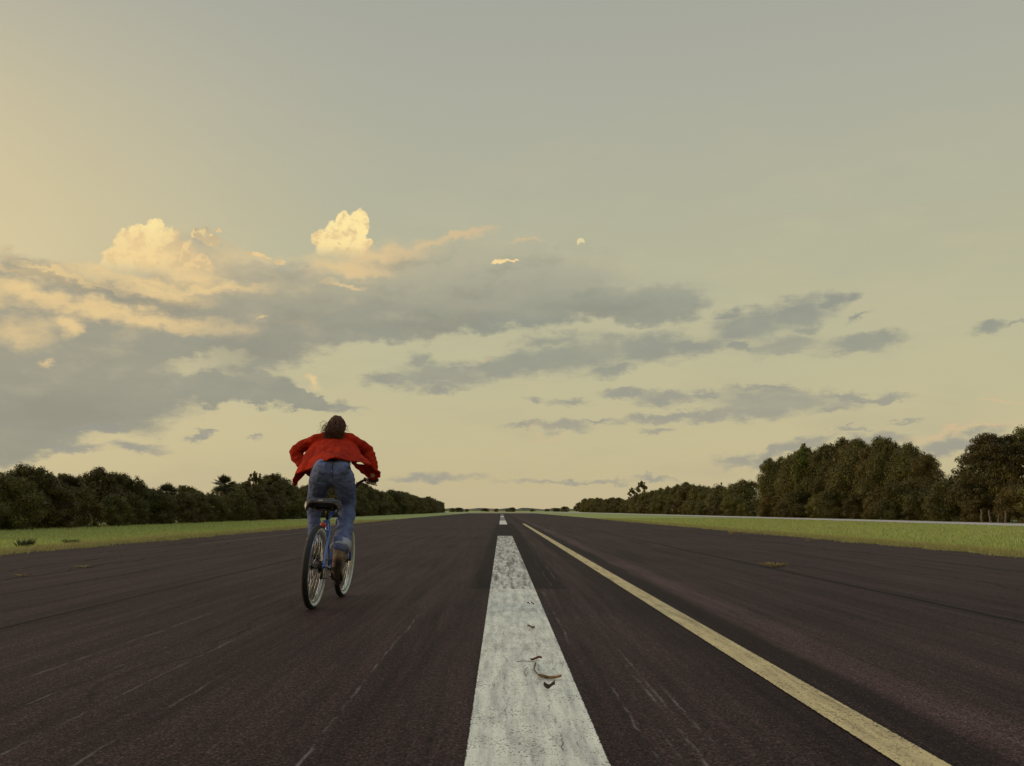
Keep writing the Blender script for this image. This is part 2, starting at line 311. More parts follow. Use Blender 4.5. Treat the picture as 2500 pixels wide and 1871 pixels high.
def ground_mat():
    m, t, b = new_mat('grass_ground')
    pos = t.new('ShaderNodeNewGeometry').outputs['Position']; x, y, z = t.sep(pos)
    n1 = t.noise(pos, 0.35, 6, 0.65); n2 = t.noise(pos, 9.0, 5, 0.7); n3 = t.noise(t.v('MULTIPLY', pos, (1.0, 0.12, 1.0)), 0.5, 4, 0.6)
    c = t.mix(t.rng(n1, 0.3, 0.7), (0.265, 0.295, 0.09), (0.345, 0.36, 0.12))
    c = t.mix(t.m('MULTIPLY', t.rng(n3, 0.50, 0.72), 0.75), c, (0.34, 0.28, 0.12))
    c = t.mix(t.rng(n2, 0.35, 0.8, 0.0, 0.6), c, (0.13, 0.165, 0.05))
    rim = t.m('ABSOLUTE', t.m('ADD', x, 0.05)); rim = t.rng(t.m('ADD', rim, t.m('MULTIPLY', t.m('SUBTRACT', n2, 0.5), 1.5)), 10.3, 9.2, 0.0, 0.6)
    c = t.mix(rim, c, (0.27, 0.215, 0.085))
    t.l.new(c, b.inputs['Base Color']); b.inputs['Roughness'].default_value = 0.95; b.inputs['Specular IOR Level'].default_value = 0.1
    return m

# ------------------------------------------------------------------ object helpers
def link(name, me, mat=None, parent=None):
    o = bpy.data.objects.new(name, me); COL.objects.link(o)
    if parent is not None: o.parent = parent
    if mat is not None and me is not None and not me.materials:
        for q in (mat if isinstance(mat, (list, tuple)) else (mat,)): me.materials.append(q)
    return o
def mesh(name, V, Fc, mat=None, parent=None, smooth=False, off=None):
    if off is not None: V = [Vector(v) - off for v in V]
    me = bpy.data.meshes.new(name); me.from_pydata([tuple(v) for v in V], [], Fc)
    if smooth: me.polygons.foreach_set('use_smooth', [True]*len(me.polygons))
    return link(name, me, mat, parent)
def tag(o, label=None, cat=None, group=None, kind=None):
    if label: o['label'] = label
    if cat: o['category'] = cat
    if group: o['group'] = group
    if kind: o['kind'] = kind
    return o
def empty(name, loc=(0, 0, 0)):
    o = bpy.data.objects.new(name, None); o.empty_display_size = 0.2; COL.objects.link(o); o.location = loc; return o
class MB:                                     # mesh collector
    def __init__(s): s.V = []; s.F = []
    def add(s, V, Fc):
        k = len(s.V); s.V += [Vector(v) for v in V]; s.F += [tuple(i + k for i in f) for f in Fc]; return s
    def tube(s, pts, rad, seg=10, cap=True, squash=None):
        pts = [Vector(p) for p in pts]; n = len(pts)
        if not isinstance(rad, (list, tuple)): rad = [rad]*n
        t0 = (pts[1] - pts[0]).normalized(); a = Vector((0, 0, 1)) if abs(t0.z) < 0.9 else Vector((1, 0, 0))
        nx = t0.cross(a).normalized(); V = []
        for i in range(n):
            t = (pts[min(i + 1, n - 1)] - pts[max(i - 1, 0)]).normalized()
            nx = (nx - t*nx.dot(t)).normalized(); ny = t.cross(nx)
            for j in range(seg):
                q = 2*math.pi*j/seg; V.append(pts[i] + (nx*math.cos(q) + ny*math.sin(q))*rad[i])
        Fc = [(i*seg + j, i*seg + (j + 1) % seg, (i + 1)*seg + (j + 1) % seg, (i + 1)*seg + j) for i in range(n - 1) for j in range(seg)]
        if cap: Fc += [tuple(range(seg))[::-1], tuple((n - 1)*seg + j for j in range(seg))]
        return s.add(V, Fc)
    def ell(s, c, r, rot=None, nu=16, nv=10):
        c = Vector(c); V = []; M = rot if rot is not None else Matrix.Identity(3)
        for i in range(1, nv):
            th = math.pi*i/nv
            for j in range(nu):
                ph = 2*math.pi*j/nu
                V.append(c + M @ Vector((r[0]*math.sin(th)*math.cos(ph), r[1]*math.sin(th)*math.sin(ph), r[2]*math.cos(th))))
        top = len(V); V.append(c + M @ Vector((0, 0, r[2]))); V.append(c - M @ Vector((0, 0, r[2])))
        Fc = [(i*nu + j, (i + 1)*nu + j, (i + 1)*nu + (j + 1) % nu, i*nu + (j + 1) % nu) for i in range(nv - 2) for j in range(nu)]
        Fc += [(top, j, (j + 1) % nu) for j in range(nu)] + [(top + 1, (nv - 2)*nu + (j + 1) % nu, (nv - 2)*nu + j) for j in range(nu)]
        return s.add(V, Fc)
    def cap(s, a, b, ra, rb, seg=14):         # tapered capsule
        a, b = Vector(a), Vector(b); s.tube([a, b], [ra, rb], seg); s.ell(a, (ra,)*3, nu=seg); s.ell(b, (rb,)*3, nu=seg); return s
    def chain(s, pts, rad):
        for i in range(len(pts) - 1): s.cap(pts[i], pts[i + 1], rad[i], rad[i + 1])
        return s
    def box(s, c, d, M=None):
        c = Vector(c); V = []
        for x in (-1, 1):
            for y in (-1, 1):
                for z in (-1, 1):
                    v = Vector((x*d[0]/2, y*d[1]/2, z*d[2]/2)); V.append(c + (M @ v if M else v))
        return s.add(V, [(0,1,3,2), (4,6,7,5), (0,4,5,1), (2,3,7,6), (0,2,6,4), (1,5,7,3)])
    def sheet(s, rows, th):                   # closed slab from a grid of points
        n, m = len(rows), len(rows[0]); P_ = [[Vector(p) for p in r] for r in rows]; N = []
        for i in range(n):
            r = []
            for j in range(m):
                du = P_[i][min(j + 1, m - 1)] - P_[i][max(j - 1, 0)]; dv = P_[min(i + 1, n - 1)][j] - P_[max(i - 1, 0)][j]
                q = du.cross(dv); r.append(q.normalized() if q.length > 1e-9 else Vector((0, -1, 0)))
            N.append(r)
        V = [P_[i][j] + N[i][j]*th/2 for i in range(n) for j in range(m)] + [P_[i][j] - N[i][j]*th/2 for i in range(n) for j in range(m)]
        k = n*m; Fc = []
        for i in range(n - 1):
            for j in range(m - 1):
                a, b, c, d = i*m + j, i*m + j + 1, (i + 1)*m + j + 1, (i + 1)*m + j
                Fc += [(a, b, c, d), (a + k, d + k, c + k, b + k)]
        for j in range(m - 1):
            Fc += [(j, j + k, j + 1 + k, j + 1), ((n - 1)*m + j, (n - 1)*m + j + 1, (n - 1)*m + j + 1 + k, (n - 1)*m + j + k)]
        for i in range(n - 1):
            Fc += [(i*m, (i + 1)*m, (i + 1)*m + k, i*m + k), (i*m + m - 1, i*m + m - 1 + k, (i + 1)*m + m - 1 + k, (i + 1)*m + m - 1)]
        return s.add(V, Fc)
    def torus(s, c, Rr, prof, seg=64, axis='x', mat_of=None):   # prof: closed list of (radial, axial)
        c = Vector(c); n = len(prof); V = []
        for i in range(seg):
            a = 2*math.pi*i/seg
            for (pr, pa) in prof:
                q = Rr + pr; V.append(c + Vector((pa, q*math.cos(a), q*math.sin(a))))
        Fc = [(i*n + j, i*n + (j + 1) % n, ((i + 1) % seg)*n + (j + 1) % n, ((i + 1) % seg)*n + j) for i in range(seg) for j in range(n)]
        return s.add(V, Fc)
    def build(s, name, mat, parent=None, smooth=True, off=None):
        return mesh(name, s.V, s.F, mat, parent, smooth, off)
    def fused(s, name, mat, parent=None, voxel=0.006, smooth=4, off=None, wrinkle=None):   # one continuous surface
        tmp = mesh('tmp', s.V, s.F)
        rm = tmp.modifiers.new('r', 'REMESH'); rm.mode = 'VOXEL'; rm.voxel_size = voxel; rm.use_smooth_shade = True
        sm = tmp.modifiers.new('s', 'SMOOTH'); sm.iterations = smooth; sm.factor = 0.5
        dg = bpy.context.evaluated_depsgraph_get(); me = bpy.data.meshes.new_from_object(tmp.evaluated_get(dg))
        d0 = tmp.data; bpy.data.objects.remove(tmp); bpy.data.meshes.remove(d0)
        n = len(me.vertices); co = np.empty(n*3, 'f'); me.vertices.foreach_get('co', co)
        if wrinkle:
            no = np.empty(n*3, 'f'); me.vertices.foreach_get('normal', no)
            co = co.reshape(-1, 3); no = no.reshape(-1, 3)
            w = np.array([wrinkle(Vector(p)) for p in co], 'f'); co = (co + no*w[:, None]).reshape(-1)
        if off is not None: co = (co.reshape(-1, 3) - np.array(off, 'f')).reshape(-1)
        me.vertices.foreach_set('co', co); me.polygons.foreach_set('use_smooth', [True]*len(me.polygons)); me.name = name; me.update()
        return link(name, me, mat, parent)

def catmull(pts, n=6):
    P_ = [Vector(p) for p in pts]; out = []
    for i in range(len(P_) - 1):
        a, b, c, d = P_[max(i - 1, 0)], P_[i], P_[i + 1], P_[min(i + 2, len(P_) - 1)]
        for k in range(n):
            t = k/n; out.append(0.5*((2*b) + (c - a)*t + (2*a - 5*b + 4*c - d)*t*t + (3*b - a - 3*c + d)*t**3))
    out.append(P_[-1]); return out

# ================================================================== SETTING
M_asph = asphalt_mat()
RL, RR = -9.15, 9.05                          # runway edges
g = 9000
tag(mesh('ground', [(-g,-g,-0.03), (g,-g,-0.03), (g,g,-0.03), (-g,g,-0.03)], [(0,1,2,3)], ground_mat()), kind='structure')
def ragged(x, y, amp, s): return x + amp*(mnoise.fractal(Vector((0.3*s, y*0.9, 0)), 0.6, 2.0, 5))
ys = [-12 + i*0.25 for i in range(360)] + [78 + i*3 for i in range(62)]
V = []; Fc = []
for i, y in enumerate(ys):
    V += [(ragged(RL, y, 0.30, 1), y, 0), (RR*0, y, 0), (ragged(RR, y, 0.30, 9), y, 0)]
    if i: a = (i - 1)*3; Fc += [(a, a + 1, a + 4, a + 3), (a + 1, a + 2, a + 5, a + 4)]
tag(mesh('runway', V, Fc, M_asph), kind='structure')
M_conc = simple('pale_concrete', (0.46, 0.39, 0.35), 0.8, 0, 0.15, 0.6)
tag(mesh('path', [(26.2,-10,-0.012), (31.3,-10,-0.012), (31.3,620,-0.012), (26.2,620,-0.012)], [(0,1,2,3)], M_conc), kind='structure')
tag(mesh('apron', [(-22,262,-0.005), (27,262,-0.005), (27,296,-0.005), (-22,296,-0.005)], [(0,1,2,3)], M_conc), kind='structure')
WL, WR = -0.112, 0.333
wh, wd = (0.76, 0.72, 0.57), (0.46, 0.43, 0.36)
M_w1 = paint_mat('white_paint', wh, wd, 0.45, 0.64, (WL, WR), ((0.20, 1.2, 0.16, 2.0, 8.6), (0.255, 1.6, 0.10, 2.2, 5.2), (0.02, 1.0, 0.12, 3.0, 7.0))); M_w2 = paint_mat('worn_white_paint', (0.72,0.69,0.56), (0.38,0.32,0.29), 0.82, 0.51, (WL, WR))
M_w3 = paint_mat('dull_white_paint', (0.36,0.34,0.31), (0.24,0.21,0.20), 0.6, 0.5, (WL, WR))
M_y = paint_mat('yellow_paint', (0.60, 0.46, 0.21), (0.42, 0.31, 0.15), 0.6, 0.575, (1.212, 1.368))
def strip(name, x0, x1, y0, y1, m): return tag(mesh(name, [(x0,y0,0.004), (x1,y0,0.004), (x1,y1,0.004), (x0,y1,0.004)], [(0,1,2,3)], m), kind='structure')
yD = lambda py: G(1224, py).y
strip('centre_stripe', WL, WR, -3, yD(1439), M_w1); strip('centre_stripe', WL, WR, yD(1439), yD(1309), M_w2)
strip('centre_stripe', WL, WR, yD(1281), yD(1271), M_w1); strip('centre_stripe', WL, WR, yD(1269.5), yD(1264.5), M_w3)
strip('centre_stripe', WL, WR, yD(1263.3), yD(1260), M_w1); strip('centre_stripe', WL, WR, yD(1258.5), yD(1256), M_w3)
strip('yellow_line', 1.212, 1.368, -3, yD(1279), M_y)
# faint old edge line on the left
strip('edge_line', -6.95, -6.85, 21, 60, paint_mat('old_paint', (0.12,0.10,0.09), (0.06,0.05,0.045), 0.95, 0.50, (-6.95, -6.85)))

# ------------------------------------------------------------------ vegetation
def leaf_mat(name, c1, c2, c3=None, trans=0.12):
    m, t, b = new_mat(name); g_ = t.new('ShaderNodeNewGeometry'); oi = t.new('ShaderNodeObjectInfo')
    c = t.mix(g_.outputs['Random Per Island'], c1, c2)
    tc = t.new('ShaderNodeTexCoord').outputs['Object']
    c = t.mix(t.rng(t.noise(tc, 0.9, 3, 0.6), 0.4, 0.65, 0.0, 0.75), c, c3 or c1)
    c = t.mix(1.0, c, t.ramp(oi.outputs['Random'], [(0.0, (0.68,0.66,0.60)), (0.5, (1,1,1)), (1.0, (1.30,1.25,1.10))]), 'MULTIPLY')
    t.l.new(c, b.inputs['Base Color']); b.inputs['Roughness'].default_value = 0.6; b.inputs['Specular IOR Level'].default_value = 0.25
    tr = t.new('ShaderNodeBsdfTranslucent'); t.l.new(c, tr.inputs[0]); mx = t.new('ShaderNodeMixShader'); mx.inputs[0].default_value = trans
    t.l.new(b.outputs[0], mx.inputs[1]); t.l.new(tr.outputs[0], mx.inputs[2]); t.l.new(mx.outputs[0], t.n['Material Output'].inputs[0])
    return m
M_leaf = leaf_mat('dark_olive_leaves', (0.055,0.041,0.009), (0.135,0.104,0.024), (0.085,0.060,0.014))
M_leaf2 = leaf_mat('green_leaves', (0.060,0.054,0.011), (0.155,0.140,0.030), (0.090,0.072,0.016))
M_lime = leaf_mat('lime_leaves', (0.10,0.115,0.016), (0.18,0.19,0.03))
M_palm = leaf_mat('palm_fronds', (0.060,0.054,0.022), (0.115,0.105,0.050))
M_bark = simple('bark', (0.06, 0.042, 0.028), 0.9, 0, 0.4, 6, 0.5)
M_bark2 = simple('pale_bark', (0.12, 0.085, 0.055), 0.9, 0, 0.4, 6, 0.5)

def leaves_mesh(name, clumps, n, size, seed, fill=0):
    """small bent leaf quads over the shells of many clumps; fill = larger leaves deeper in"""
    r = np.random.default_rng(seed)
    C = np.array([c[0] for c in clumps]); Rd = np.array([c[1] for c in clumps])
    w = (Rd**2).mean(axis=1); w = w/w.sum()
    def make(n, size, lo, hi):
        k = r.choice(len(clumps), n, p=w); d = r.normal(size=(n, 3)); d /= np.linalg.norm(d, axis=1)[:, None]
        rr = lo + (hi - lo)*r.random(n)**0.6
        p = C[k] + d*Rd[k]*rr[:, None]
        nn = d + r.normal(size=(n, 3))*0.38; nn[:, 2] += 0.15; nn /= np.linalg.norm(nn, axis=1)[:, None]
        a = np.cross(nn, r.normal(size=(n, 3))); a /= np.linalg.norm(a, axis=1)[:, None]; b = np.cross(nn, a)
        s = size*(0.6 + 0.8*r.random(n))[:, None]
        v = np.stack([p - a*s*0.5, p - b*s*0.30 + nn*s*0.08, p + a*s*0.5, p + b*s*0.30 + nn*s*0.08], 1)
        keep = p[:, 2] > 0.02
        return v[keep].reshape(-1, 3)
    v = make(n, size, 0.72, 1.08)
    if fill: v = np.concatenate([v, make(fill, size*2.6, 0.0, 0.78)])
    nv = len(v); me = bpy.data.meshes.new(name); me.vertices.add(nv); me.vertices.foreach_set('co', v.astype('f').ravel())
    me.loops.add(nv); me.loops.foreach_set('vertex_index', np.arange(nv, dtype='i')); me.polygons.add(nv//4)
    me.polygons.foreach_set('loop_start', np.arange(0, nv, 4, dtype='i')); me.update(); me.validate()
    return me
def crown(name, mat, w, h, z0, seed, n, size, nl=9, ns=26, fill=1500, ragged=1.0):
    r = random.Random(seed); cl = []
    for i in range(nl):                        # a few big lobes ...
        a = r.random()*6.283; q = math.sqrt(r.random())*0.55; z = z0 + (h - z0)*(0.18 + 0.60*r.random())
        k = 0.30 + 0.16*r.random()
        cl.append(((w/2*q*math.cos(a), w/2*q*math.sin(a), z), (w/2*k*1.25, w/2*k*1.25, (h - z0)*k*0.62)))
    for i in range(ns):                        # ... carrying many small clumps that break the outline
        a = r.random()*6.283; t = r.random(); z = z0 + (h - z0)*t
        prof = math.sin(math.pi*min(1, (t*0.80 + 0.20)))**0.55
        q = (0.70 + 0.30*r.random())*prof
        k = (0.07 + 0.09*r.random())*w
        cl.append(((w/2*q*math.cos(a), w/2*q*math.sin(a), z - (k*0.6 if t > 0.9 else 0)), (k*1.1, k*1.1, k*0.8)))
    for i in range(int(ns*0.45*ragged)):       # sprigs on the top edge
        a = r.random()*6.283; q = r.random()*0.72; k = (0.03 + 0.045*r.random())*w
        cl.append(((w/2*q*math.cos(a), w/2*q*math.sin(a), h*(1.0 - 0.32*q*q) - 0.3*k + 0.04*h*r.random()*ragged), (k, k, k*1.3)))
    me = leaves_mesh(name, cl, n, size, seed, fill); me.materials.append(mat); return me
def trunk(name, h, r0, seed, mat, spread=1.2, multi=3):
    r = random.Random(seed); mb = MB()
    for s in range(multi):
        a = r.random()*6.283; x, y = (0.15*math.cos(a), 0.15*math.sin(a)) if multi > 1 else (0, 0)
        pts = [(x, y, -0.05)]; L = r.random()*6.283
        for k in range(1, 5):
            t = k/4; pts.append((x + spread*0.45*t*math.cos(a) + 0.08*r.uniform(-1, 1), y + spread*0.45*t*math.sin(a) + 0.08*r.uniform(-1, 1), h*0.72*t))
        mb.tube(catmull(pts, 3), [r0*(1 - 0.75*i/12) for i in range(13)], 7)
        for q in range(4):                     # limbs
            k = 2 + q % 3; b = Vector(pts[k]); an = r.random()*6.283; ln = spread*(0.5 + 0.4*r.random())
            e = b + Vector((math.cos(an)*ln, math.sin(an)*ln, h*0.16 + 0.1*r.random())); mid = (b + e)/2 + Vector((0, 0, -0.06))
            mb.tube([b, mid, e], [r0*0.38, r0*0.26, r0*0.10], 5)
    me = mb.build(name, mat).data; o = [q for q in COL.objects if q.data == me][0]; bpy.data.objects.remove(o); return me

LOW = [crown('crown', M_leaf if k % 2 else M_leaf2, 4.2, 3.2, 0.0, 20 + k, 17000, 0.095, 7, 36, 2800, 3.0) for k in range(5)]
LOWT = [trunk('trunk', 3.0, 0.07, 50 + k, M_bark, 1.1) for k in range(2)]
BIG = [crown('crown', M_leaf if k % 2 else M_leaf2, 7.4, 7.4, 0.0, 70 + k, 30000, 0.145, 11, 62, 3200, 2.6) for k in range(5)]
BIGT = [trunk('trunk', 7.0, 0.15, 90 + k, M_bark, 2.2) for k in range(2)]
SPIN = crown('crown', M_leaf, 2.2, 4.2, 1.7, 131, 4200, 0.13, 0, 17, 100, 3.0)       # thin, open tree
def tiers(seed):
    r = random.Random(seed); cl = []
    for i in range(105):
        t = r.random()**0.8; z = 1.2 + 5.4*t; a = r.random()*6.283; q = r.random()**0.5*(4.6*math.cos(t*1.25)**0.8)
        k = r.uniform(0.30, 0.75); cl.append(((q*math.cos(a), q*math.sin(a), z), (k*1.2, k*1.2, k*0.5)))
    me = leaves_mesh('crown', cl, 15000, 0.15, seed, 500); me.materials.append(M_leaf); return me
SPREAD = tiers(141)                            # tiered, open tree
LIME = crown('crown', M_lime, 4.2, 7.2, 2.6, 151, 7000, 0.17, 4, 30, 500, 1.6)
DOME = crown('crown', M_leaf, 3.4, 4.6, 0.0, 161, 12000, 0.11, 7, 40, 1600, 0.1)

def place(cm, tm, x, y, hgt, base_h, label, group=None, wscale=1.0, name='tree', cat='tree'):
    t = empty(name, (x, y, -0.03)); t.rotation_euler.z = rnd.random()*6.283
    k = hgt/base_h; t.scale = (k*wscale, k*wscale, k)
    link('crown', cm, None, t)
    if tm: link('trunk', tm, None, t)
    tag(t, label, cat, group); return t
def interp(tab, x):
    if x <= tab[0][0]: return tab[0][1]
    for (a, b), (c, d) in zip(tab, tab[1:]):
        if x <= c: return b + (d - b)*(x - a)/(c - a)
    return tab[-1][1]
SIL_L = [(-400,1120), (0,1146), (50,1146), (80,1158), (104,1192), (125,1180), (145,1162), (185,1158), (250,1158), (290,1160), (318,1172), (330,1178), (340,1195), (400,1192), (450,1192), (505,1203), (525,1188), (565,1186), (610,1178), (640,1180), (665,1166), (700,1192), (760,1185), (800,1180), (850,1188), (885,1186), (920,1208), (950,1202), (985,1205), (1020,1218), (1045,1216), (1062,1223), (1084,1228), (1098,1240)]
SIL_R = [(1392,1240), (1412,1224), (1440,1218), (1500,1217), (1530,1219), (1590,1205), (1614,1196), (1648,1186), (1663,1174), (1686,1175), (1706,1192), (1730,1188), (1776,1197), (1810,1195), (1832,1166), (1838,1147), (1873,1131), (1908,1126), (1939,1122), (1955,1112), (1996,1100), (2028,1092), (2078,1079), (2116,1082), (2173,1080), (2211,1083), (2237,1096), (2256,1117), (2284,1116), (2316,1146), (2344,1106), (2385,1090), (2430,1068), (2452,1058), (2500,1060), (2900,1010)]
def at_line(px, xline):                       # where the sight line of a photo column crosses the line x = xline
    d = ray(px, 1246.5); return xline*d.y/d.x
def top_z(px, py, y): return P(px, py, y).z
# left row: x around -21 (front face near -19.4)
GL = 'low trees of the left tree line'; GR = 'trees of the right tree line'
ORD = ['first', 'second', 'third', 'fourth', 'fifth', 'sixth', 'seventh', 'eighth', 'ninth', 'tenth', 'eleventh', 'twelfth', 'thirteenth', 'fourteenth', 'fifteenth', 'sixteenth', 'seventeenth', 'eighteenth', 'nineteenth', 'twentieth']
SEEN = {}
def nth(key, text, cap=20):
    k = SEEN[key] = SEEN.get(key, 0) + 1
    return text % ORD[k - 1] if k <= cap else None
def lab_left(px, i):
    if px < 330: return nth('a', 'dark leafy tree, %s from the photo edge in the left tree line')
    if px < 545: return nth('b', 'low bushy tree, %s right of the left crest, before the tall fan palm')
    if px < 740: return nth('c', 'dark bushy tree, %s right of the tall fan palm in the left line')
    if px < 900: return nth('d', 'dark bushy tree behind the cyclist, %s from the left')
    return 'small distant tree in the tapering far end of the left tree line'
i = 0; y = 27.0
while y < 325:
    x = -21.4 + rnd.uniform(-0.7, 0.7); px = 1224 + F*x/y*0.995
    # pixel column through the camera model
    v = CAMR.transposed() @ Vector((x, y, 0)); px = W0/2 + F*v.x/(-v.z)
    hgt = top_z(px, interp(SIL_L, px) + rnd.uniform(-4, 13)*(35/y)**0.5, y)
    if hgt > 0.9:
        place(LOW[i % 5], LOWT[i % 2], x, y, hgt*0.97, 3.25, lab_left(px, i), GL, rnd.uniform(0.78, 0.98) + 0.25*min(1, y/150), 'tree', 'tree')
    i += 1; y += 1.9 + 0.021*y
# front skirt of shrubs that closes the left row down to the verge
y = 27.0
while y < 150:
    x = -19.75 + rnd.uniform(-0.35, 0.35); v = CAMR.transposed() @ Vector((x, y, 0)); px = W0/2 + F*v.x/(-v.z)
    place(LOW[(i*3) % 5], None, x, y, rnd.uniform(1.3, 2.1), 3.25, nth('m', 'low dark shrub, %s from the photo edge, at the foot of the left tree line', 12) or 'small distant shrub at the foot of the left tree line', 'shrubs along the foot of the left tree line', 0.95, 'shrub', 'shrub')
    i += 1; y += 1.7 + 0.03*y
def lab_right(px):
    if px > 2230: return nth('e', 'tall dark tree beyond the pale path, %s from the right photo edge')
    if px > 1990: return nth('f', 'big dense tree of the high right clump, %s left of the dip')
    if px > 1830: return nth('g', 'tall dark tree, %s left of the lime green tree')
    if px > 1600: return nth('h', 'lower bushy tree, %s left of the big right-hand clump')
    return 'small distant tree at the tapering far end of the right tree line'
i = 0; y = 50.0
while y < 415:
    x = 36.0 + rnd.uniform(-0.8, 0.8); v = CAMR.transposed() @ Vector((x, y, 0)); px = W0/2 + F*v.x/(-v.z)
    py = interp(SIL_R, px) + (rnd.uniform(-5, 9) if 1990 < px < 2275 else rnd.uniform(-4, 16))*(60/y)**0.5; hgt = top_z(px, py, y)
    if px < 2275 or px > 2415:
        big = hgt > 5.2
        if 1826 < px < 1884: i += 1; y += 2.2; continue
        if hgt > 0.9:
            if big: place(BIG[i % 5], BIGT[i % 2], x, y, hgt*0.97, 7.6, lab_right(px), GR, rnd.uniform(0.66, 0.82))
            else: place(LOW[i % 5], LOWT[i % 2], x, y, hgt*0.97, 3.25, lab_right(px), GR, 1.1)
    else: place(BIG[i % 5], BIGT[i % 2], x, y, hgt*0.70, 7.6, nth('k', 'lower dark tree under the tiered open-crowned tree, %s from the right'), GR, 1.0)
    i += 1; y += (2.2 if y < 120 else 3.2) + 0.016*y
y = 50.0
while y < 230:
    x = 33.2 + rnd.uniform(-0.5, 0.5)
    place(LOW[(i*3) % 5], None, x, y, rnd.uniform(1.6, 2.8), 3.25, nth('n', 'low dark shrub, %s from the right edge, between pale path and tall trees', 12) or 'small distant shrub at the foot of the right tree line', 'shrubs along the foot of the right tree line', 1.1, 'shrub', 'shrub')
    i += 1; y += 2.4 + 0.03*y
# named silhouettes
def special(me, tm, px, py, xl, base_h, label, ws=1.0, name='tree'):
    yy = at_line(px, xl); return place(me, tm, xl, yy, top_z(px, py, yy), base_h, label, None, ws, name)
special(SPREAD, BIGT[0], 2455, 1056, 34.6, 6.9, 'tall tree with open tiered branches near the right edge of the photo', 0.85)
special(BIG[2], BIGT[0], 1884, 1131, 34.5, 7.6, 'tall dark tree whose steep left side ends the high part of the right tree line', 0.60)
special(LIME, BIGT[1], 1968, 1088, 34.6, 7.5, 'lime green tree rising out of the darker trees on the right', 0.62)
special(DOME, LOWT[0], 1763, 1180, 35.5, 4.6, 'round-topped smooth dark tree left of the big right-hand clump', 0.75)
special(SPIN, LOWT[1], 1568, 1179, 35.0, 4.4, 'spindly open tree sticking up above the far right tree line', 0.9)
special(SPIN, LOWT[0], 1544, 1194, 35.0, 4.4, 'shorter thin tree just left of the spindly one on the right', 0.8)
special(SPIN, LOWT[1], 620, 1158, -20.6, 4.4, 'wispy thin-crowned tree sticking up right of the tall fan palm', 0.9)
special(SPIN, LOWT[0], 664, 1163, -20.8, 4.4, 'wispy small-crowned tree nearest to the cyclist on the left', 1.0)
# pale bare stems at the foot of the tallest trees
for k, (px, hh_, lab) in enumerate([(2396, 0.85, 'pale bare stem, leftmost of the bare stems beneath the tallest trees'), (2417, 0.80, 'pale bare stem, second from left beneath the tallest trees'), (2436, 0.55, 'shortest pale bare stem beneath the tallest trees'), (2453, 0.75, 'pale bare stem, rightmost of the bare stems beneath the tallest trees')]):
    yy = at_line(px, 31.75); mb = MB(); r_ = random.Random(k + 3)
    mb.tube(catmull([(0, 0, -0.05), (0.05*r_.uniform(-1, 1), 0, hh_*0.4), (0.09*r_.uniform(-1, 1), 0, hh_*0.75), (0.12*r_.uniform(-1, 1), 0.03, hh_)], 4), [0.085 - 0.0035*q for q in range(13)], 8)
    mb.tube([(0, 0, hh_*0.5), (0.13*r_.choice((-1, 1)), 0, hh_*0.8)], [0.035, 0.015], 6)
    o = mb.build('bare_stem', M_bark2); o.location = (31.75, yy, 0); tag(o, lab, 'stem', 'pale bare stems under the right trees')
# fan palms
def palm_mesh(seed, n=34, L=1.0):
    r = random.Random(seed); V = []; Fc = []
    for i in range(n):
        a = r.random()*6.283; e = r.uniform(-0.55, 1.5); d = Vector((math.cos(a)*math.cos(e), math.sin(a)*math.cos(e), math.sin(e)))
        hub = d*L*0.42*r.uniform(0.8, 1.1); side = d.cross(Vector((0, 0, 1))).normalized(); up = side.cross(d)
        k = len(V); V += [Vector((0, 0, 0)) - side*0.012, Vector((0, 0, 0)) + side*0.012, hub + side*0.012, hub - side*0.012]; Fc.append((k, k + 1, k + 2, k + 3))
        m = 15
        for j in range(m):                     # fan of narrow blades
            t = (j/(m - 1) - 0.5)*2.5; b = (d*math.cos(t) + side*math.sin(t)); ln = L*0.62*(1 - 0.22*abs(t))*r.uniform(0.85, 1.08)
            tip = hub + b*ln + Vector((0, 0, -0.12*ln*abs(t) - 0.07*ln)); w = (up*0.3 + b.cross(up)).normalized()*0.030*L
            mid = hub + b*ln*0.5; k = len(V); V += [hub, mid + w, tip, mid - w]; Fc.append((k, k + 1, k + 2, k + 3))
    me = bpy.data.meshes.new('fronds'); me.from_pydata([tuple(v) for v in V], [], Fc); me.materials.append(M_palm); return me
def palm(px, py, xl, label, L=0.95, seed=1):
    yy = at_line(px, xl); zt = top_z(px, py, yy); t = empty('fan_palm', (xl, yy, -0.03)); tag(t, label, 'palm')
    f = link('fronds', palm_mesh(seed, 46, L), None, t); f.location = (0, 0, zt - L*0.9)
    MB().tube([(0, 0, 0), (0.03, 0, (zt - L)*0.5), (0, 0, zt - L)], [0.13, 0.11, 0.12], 10).build('trunk', M_bark, t); return t
palm(545, 1156, -20.6, 'tall fan palm with a round spiky head above the left tree line', 1.0, 3)
palm(275, 1150, -20.9, 'fan palm tuft on the crest of the left tree line', 0.85, 4)
palm(165, 1158, -20.7, 'greyish fan palm half hidden in the left tree line', 0.75, 5)
palm(405, 1178, -20.9, 'low fan palm tuft halfway between the crest and the tall fan palm', 0.85, 6)
